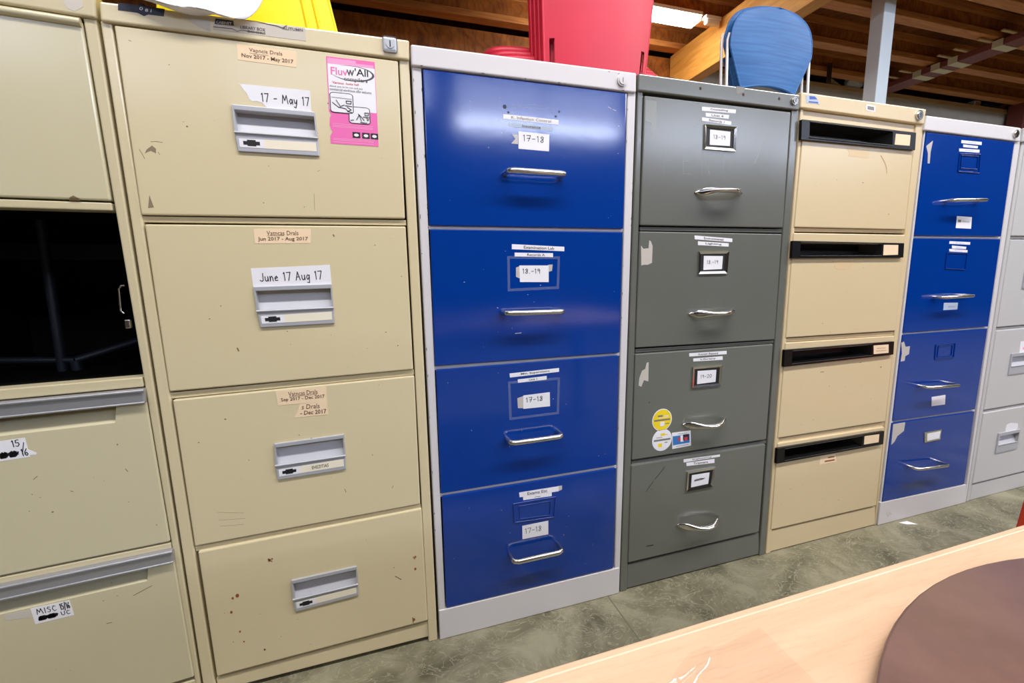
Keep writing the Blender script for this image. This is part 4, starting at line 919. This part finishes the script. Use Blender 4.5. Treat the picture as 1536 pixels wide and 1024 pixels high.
# paper plate on the cream cabinet
pc = B(298, 10, .03); m = MB(); n = 56; rings = []
for r, h in ((0, 0), (.06, 0), (.078, .001), (.098, .010), (.116, .013), (.1165, .0118), (.098, .0085), (.078, -.0008), (0, -.0014)):
    rg = []
    for k in range(n):
        a_ = 2*PI*k/n; x_, v_ = r*math.cos(a_), r*math.sin(a_)
        v_ = max(v_, -.082+.10*(x_-.03)**2*9 + .003*math.sin(x_*70)) if r > .05 else v_           # bent lower rim
        hh = h + .004*math.sin(a_*3+.6)*max(0, (r-.08)/.03)
        t_ = math.radians(68)
        rg.append(Vector((pc.x+x_, .0167+v_*math.cos(t_)-hh*math.sin(t_), zl2-.018+(v_+.084)*math.sin(t_)+hh*math.cos(t_)+.006+.15*max(0, x_)*0)))
    rings.append(rg)
m.add([p for r_ in rings for p in r_], [[i*n+k, i*n+(k+1) % n, (i+1)*n+(k+1) % n, (i+1)*n+k] for i in range(len(rings)-1) for k in range(n)], 0, True)
t_ = math.radians(68)
for (ax, ay, r) in ((-.02, -.022, .007), (-.012, -.03, .005), (.008, -.024, .006), (.02, -.03, .004)):
    m.add([Vector((pc.x+ax+r*math.cos(2*PI*k/14)*1.3, .0167+(ay+r*math.sin(2*PI*k/14))*math.cos(t_)-.0008*math.sin(t_), zl2-.018+(ay+r*math.sin(2*PI*k/14)+.084)*math.sin(t_)+.0008*math.cos(t_))) for k in range(14)], [list(range(14))], 1)
own(m, 'paper_plate', [M['paper'], M['yprint']], 'white paper plate with yellow stains leaning on the yellow chair on the cream cabinet', 'plate')

# ------------------------------------------------------------------ table and the things on it
TZ = .66
e0, e1 = Z(800, 1024, TZ), Z(1536, 781, TZ)
ye = (e0.y+e1.y)/2
tb = thing('table', (1.05, ye-.38, 0), 'pale beech table in the right foreground', 'table')
m = MB(); m.bbox((.3, ye-.76, TZ-.025), (1.8, ye, TZ), .003); m.build('tabletop', M['beech'], tb)
m = MB(); m.bbox((.3, ye-.004, TZ-.0252), (1.8, ye+.001, TZ+.0003), .001); m.build('edge_banding', M['beech'], tb)
for x in (.36, 1.74):
    for y in (ye-.06, ye-.70): m = MB(); m.bbox((x-.02, y-.02, .001), (x+.02, y+.02, TZ-.0255), .003); m.build('leg', M['grey'], tb)
# brown round board
rel = (CAM.z-TZ-.012)/.3591902; R_ = .5236*rel; bc = Vector((CAM.x+.65295*rel, CAM.y-.23424*rel, TZ+.0006)); m = MB()
m.lathe([(0, .0114), (R_-.002, .0114), (R_-.0006, .0106), (R_, .009), (R_, .002), (R_-.001, 0), (0, 0)], bc, 96)
own(m, 'round_board', M['brown'], 'dark brown round board lying on the beech table', 'board')
# clear film
f = [Z(1001, 1040, TZ), Z(1058, 982, TZ), Z(1140, 944, TZ), Z(1228, 1030, TZ)]
m = MB(); nu, nv = 16, 12; vs = []
for j in range(nv+1):
    for i in range(nu+1):
        u, v = i/nu, j/nv
        p = (f[0]*(1-u)+f[3]*u)*(1-v)+(f[1]*(1-u)+f[2]*u)*v
        p.z = TZ+.0015+.010*max(0, (.32-u)/.32)**2*(0.4+.6*math.sin(PI*v))+.003*math.exp(-((u-.3)/.06)**2-((v-.15)/.15)**2)
        vs.append(p)
m.add(vs, [[j*(nu+1)+i, j*(nu+1)+i+1, (j+1)*(nu+1)+i+1, (j+1)*(nu+1)+i] for j in range(nv) for i in range(nu)], 0, True)
own(m, 'plastic_sleeve', M['film'], 'clear plastic sleeve with a curled edge lying on the beech table', 'plastic sleeve')
# scrap of paper on the floor
q = [Z(1348, 784, .0), Z(1360, 781.5, .0), Z(1377, 786.5, 0), Z(1360, 786.5, 0)]; m = MB()
m.add([p+Vector((0, 0, .001)) for p in q]+[q[1].lerp(q[3], .5)+Vector((0, 0, .006))], [[0,1,4],[1,2,4],[2,3,4],[3,0,4]]); own(m, 'paper_scrap', M['paper'], 'tiny white paper scrap on the floor before the second blue cabinet', 'paper scrap')

# ------------------------------------------------------------------ the building
def slabstruct(name, a, b, mat, extra=()):
    m = MB(); m.box(a, b)
    for x in extra: m.box(*x)
    return struct(m.build(name, M[mat]))
slabstruct('floor', (-8.5, -6.2, -.1), (12.2, 4.6, 0), 'floor')
JB = CAM.z+1.90                                            # underside of the joists
slabstruct('ceiling', (-8.3, .75, JB+.2), (12, 4.4, JB+.26), 'deck')
xw = CAM.x+2.7
m = MB(); m.box((xw, CAM.y+3.60, 0), (12.1, CAM.y+3.72, JB-.07), 0); m.box((-8.4, CAM.y+3.60, 0), (xw, CAM.y+3.72, JB-.005), 1); m.box((-8.4, 4.40, 0), (12.1, 4.5, JB+.26), 1)
struct(m.build('wall_back', [M['wall'], M['web']]))
slabstruct('trim_1', (xw+.05, CAM.y+3.585, JB-.0695), (12, CAM.y+3.78, JB-.03), 'lath')
yj = [CAM.y+v for v in (1.83, 2.24, 2.585, 3.035, 3.44)]
for i, y in enumerate(yj):
    m = MB(); w = .09
    m.bbox((-8.3, y, JB), (12, y+w, JB+.045), .004); m.box((-8.3, y, JB+.155), (12, y+w, JB+.199)); m.box((-8.3, y+.035, JB+.045), (12, y+.055, JB+.155), 1)
    o = m.build('trim_%d' % (i+2), [M['joist'], M['web']]); struct(o)
# tall hall on the camera's side: roof, side walls, far wall with a row of high windows
slabstruct('ceiling_hall', (-8.5, -6.2, 4.6), (12.2, .75, 4.7), 'roof')
slabstruct('wall_upper', (-8.4, .70, JB+.26), (12.1, .75, 4.6), 'hall')
slabstruct('wall_left', (-8.5, -6.2, 0), (-8.4, 4.5, 4.6), 'hall'); slabstruct('wall_right', (12.1, -6.2, 0), (12.2, 4.5, 4.6), 'hall')
WZ0, WZ1 = 3.1, 3.95
wins = [(1.85+3.2*i, 1.85+3.2*i+2.9) for i in range(-4, 3)]
m = MB(); m.box((-8.4, -6.2, 0), (12.1, -6.0, WZ0)); m.box((-8.4, -6.2, WZ1), (12.1, -6.0, 4.6))
prev = -8.4
for a, b in wins: m.box((prev, -6.2, WZ0), (a, -6.0, WZ1)); prev = b
m.box((prev, -6.2, WZ0), (12.1, -6.0, WZ1)); struct(m.build('wall_front', M['hall']))
M['daylight'] = plain('daylit_glazing', (222, 232, 255), .4, emit=22.0)
M['haze'] = plain('frosted_glazing', (222, 232, 255), .4, emit=3.6)
for i, (a, b) in enumerate(wins):
    m = MB()
    sill = WZ0 + (.26 if i < 4 else 0)
    if i < 4: m.box((a, -6.16, WZ0), (b, -6.02, sill), 1)
    for z0, z1, mi in ((sill, WZ0+.24, 0) if i > 3 else (sill, sill, 0), (max(sill, WZ0+.24), WZ1, 2)): m.add([(b, -6.14, z0), (a, -6.14, z0), (a, -6.14, z1), (b, -6.14, z1)], [[0, 1, 2, 3]] if z1 > z0 else [], mi)
    for x in (a, (a+b)/2-.02, b-.04): m.box((x, -6.13, WZ0), (x+.04, -6.03, WZ1), 1)
    for z in (WZ0, WZ1-.04): m.box((a, -6.13, z), (b, -6.03, z+.04), 1)
    struct(m.build('window_%d' % (i+1), [M['daylight'], M['housing'], M['haze']]))

for k_ in ('daylight', 'haze', 'tube'): M[k_].cycles.emission_sampling = 'FRONT'
# golden beam, post, red steel
xb = CAM.x+2.616; m = MB(); m.bbox((xb, .78, JB-.30), (xb+.11, CAM.y+3.58, JB-.001), .004)
own(m, 'wooden_beam', M['glulam'], 'golden laminated wooden beam running away under the dark joists', 'beam')
m = MB(); m.bbox((CAM.x+3.565, CAM.y+2.45, .001), (CAM.x+3.68, CAM.y+2.545, JB+.198), .006)
own(m, 'support_post', M['post'], 'pale blue square steel post behind the beige cabinet', 'post')
HP = CAM.z+1.83; xp = CAM.x+5.14
rb = thing('steel_beam', (xp+.1, 2.2, HP), 'red brown steel beam with cream tape bands hanging under the joists', 'beam')
m = MB(); m.bbox((xp, .78, HP), (xp+.20, CAM.y+3.58, HP+.05), .003); m.build('beam_body', M['redsteel'], rb)
for px, py in ((1505, 72), (1433, 96), (1409, 106), (1380, 116)):
    y = Z(px, py, HP).y; m = MB(); m.box((xp-.003, y-.035, HP-.003), (xp+.203, y+.035, HP+.053)); m.build('tape_band', M['band'], rb, 'cream tape band')
for px, py in ((1530, 52), (1486, 64), (1455, 79), (1428, 88), (1368, 110), (1352, 119)):
    y = Z(px, py, HP+.05).y; m = MB(); m.bbox((xp-.17, y-.012, HP+.0505), (xp+.10, y+.012, HP+.062), .002); m.build('clip', M['lath'], rb, 'pale wooden clip')
# lights
def light(name, x0, x1, y, z, w, lab, lit='tube'):
    r = thing(name, ((x0+x1)/2, y+w/2, z), lab, 'ceiling light', 'ceiling lights')
    m = MB(); m.bbox((x0, y, z+.035), (x1, y+w, z+.06), .003); m.build('housing', M['housing'], r)
    m = MB(); m.bbox((x0+.01, y+.004, z), (x1-.01, y+w-.004, z+.0348), .008); m.build('diffuser', M[lit], r)
    return r
xe = CAM.x+2.42
light('ceiling_light', xe-1.25, xe, CAM.y+2.937, JB-.062, .125, 'lit strip light under the joists beside the golden beam')
light('ceiling_light', xe+.045, xe+.185, CAM.y+2.955, JB-.062, .045, 'short white bar in place of a faint reflection beside the golden beam', 'housing')  # added white bar imitating a faint reflection, built like an unlit fixture
# two long rows of ceiling lamps over the aisle and the hall behind the camera
def lamp_row(y, z, x0, x1, w, power):
    l = D.lights.new('lamp_row', 'AREA'); l.shape = 'RECTANGLE'; l.size = x1-x0; l.size_y = w; l.energy = power; l.color = (1, .98, .965)
    o = D.objects.new('lamp_row', l); COL.objects.link(o); o.location = ((x0+x1)/2, y, z)
    return o
lamp_row(-1.2, 3.1, -.7, 7.0, .24, 160)
lamp_row(-3.8, 3.4, -2.5, 8.0, .24, 18)
# small things up on the wall plate
zp = JB-.03
p = B(1280, 131, CAM.y+3.64); m = MB(); bm = bmesh.new(); bmesh.ops.create_icosphere(bm, subdivisions=3, radius=1)
for v in bm.verts:
    n_ = v.co.normalized(); k = 1+.13*math.sin(n_.x*9+n_.z*4)+.09*math.sin(n_.y*13+n_.x*5); v.co = Vector((p.x+n_.x*.115*k, CAM.y+3.65+n_.y*.05*k, zp+.058+n_.z*.055*k))
m.bm(bm, 0, True); own(m, 'crumpled_cloth', M['rag'], 'crumpled white cloth lying on the wall plate left of the blue post', 'cloth')
p = B(1460, 160, CAM.y+3.66); m = MB(); m.bbox((p.x-.06, CAM.y+3.62, zp+.0006), (p.x+.06, CAM.y+3.70, zp+.075), .012); m.box((p.x-.045, CAM.y+3.617, zp+.02), (p.x+.045, CAM.y+3.621, zp+.055), 1)
own(m, 'tape_box', [M['paper'], M['cardbox']], 'small white and orange box on the wall plate near the right edge', 'box')
p = B(1477, 160, CAM.y+3.66); m = MB(); m.tube([(p.x, CAM.y+3.69, zp+.042), (p.x+.26, CAM.y+3.69, zp+.042)], .041, 16); own(m, 'grey_roll', M['greybox'], 'dark grey roll lying on the wall plate beside the orange box', 'roll')
p = B(1497, 165, CAM.y+3.66); m = MB(); m.bbox((p.x+.06, CAM.y+3.63, zp+.0006), (p.x+.42, CAM.y+3.74, zp+.085), .004); own(m, 'cardboard_box', M['cardbox'], 'orange cardboard box on the wall plate at the right edge', 'box')
p = B(1246, 90, CAM.y+3.40); m = MB(); m.bbox((p.x-.03, CAM.y+3.40, JB-.12), (p.x+.03, CAM.y+3.406, JB+.06), .002); own(m, 'hanging_strap', M['strap'], 'dark strap hanging from a joist above the blue chair', 'strap')
a = B(1250, 115, CAM.y+3.6); b_ = B(1262, 130, CAM.y+3.62); m = MB(); m.tube([(a.x, CAM.y+3.64, JB+.04), (b_.x, CAM.y+3.64, zp+.012)], .02, 6); own(m, 'wood_offcut', M['lath'], 'pale wood offcut leaning on the wall plate beside the white cloth', 'wood offcut')
# red steel column foot at the far right
p = B(1531, 180, CAM.y+3.45); m = MB(); m.bbox((p.x-.02, CAM.y+3.42, .001), (p.x+.2, CAM.y+3.57, JB-.001), .004); own(m, 'steel_column', M['redsteel'], 'red brown steel column behind the pale grey cabinet', 'column')

# ------------------------------------------------------------------ camera, world, view
cd = D.cameras.new('camera'); co = D.objects.new('camera', cd); COL.objects.link(co)
cd.sensor_width = 36; cd.lens = FPX/1536*36; cd.clip_start = .02
R3 = Matrix((AR, AU, -AF)).transposed(); co.matrix_world = Matrix.Translation(CAM) @ R3.to_4x4()
SC.camera = co
w = D.worlds.new('world'); SC.world = w; w.use_nodes = True; w.node_tree.nodes['Background'].inputs[0].default_value = (.75, .85, 1, 1); w.node_tree.nodes['Background'].inputs[1].default_value = 0
SC.view_settings.view_transform = 'Standard'; SC.view_settings.look = 'None'; SC.view_settings.gamma = 1; SC.view_settings.use_curve_mapping = False
SC.view_settings.exposure = 0.4
SC.cycles.use_denoising = True
SC.cycles.max_bounces = 8
SC.cycles.sample_clamp_indirect = 6
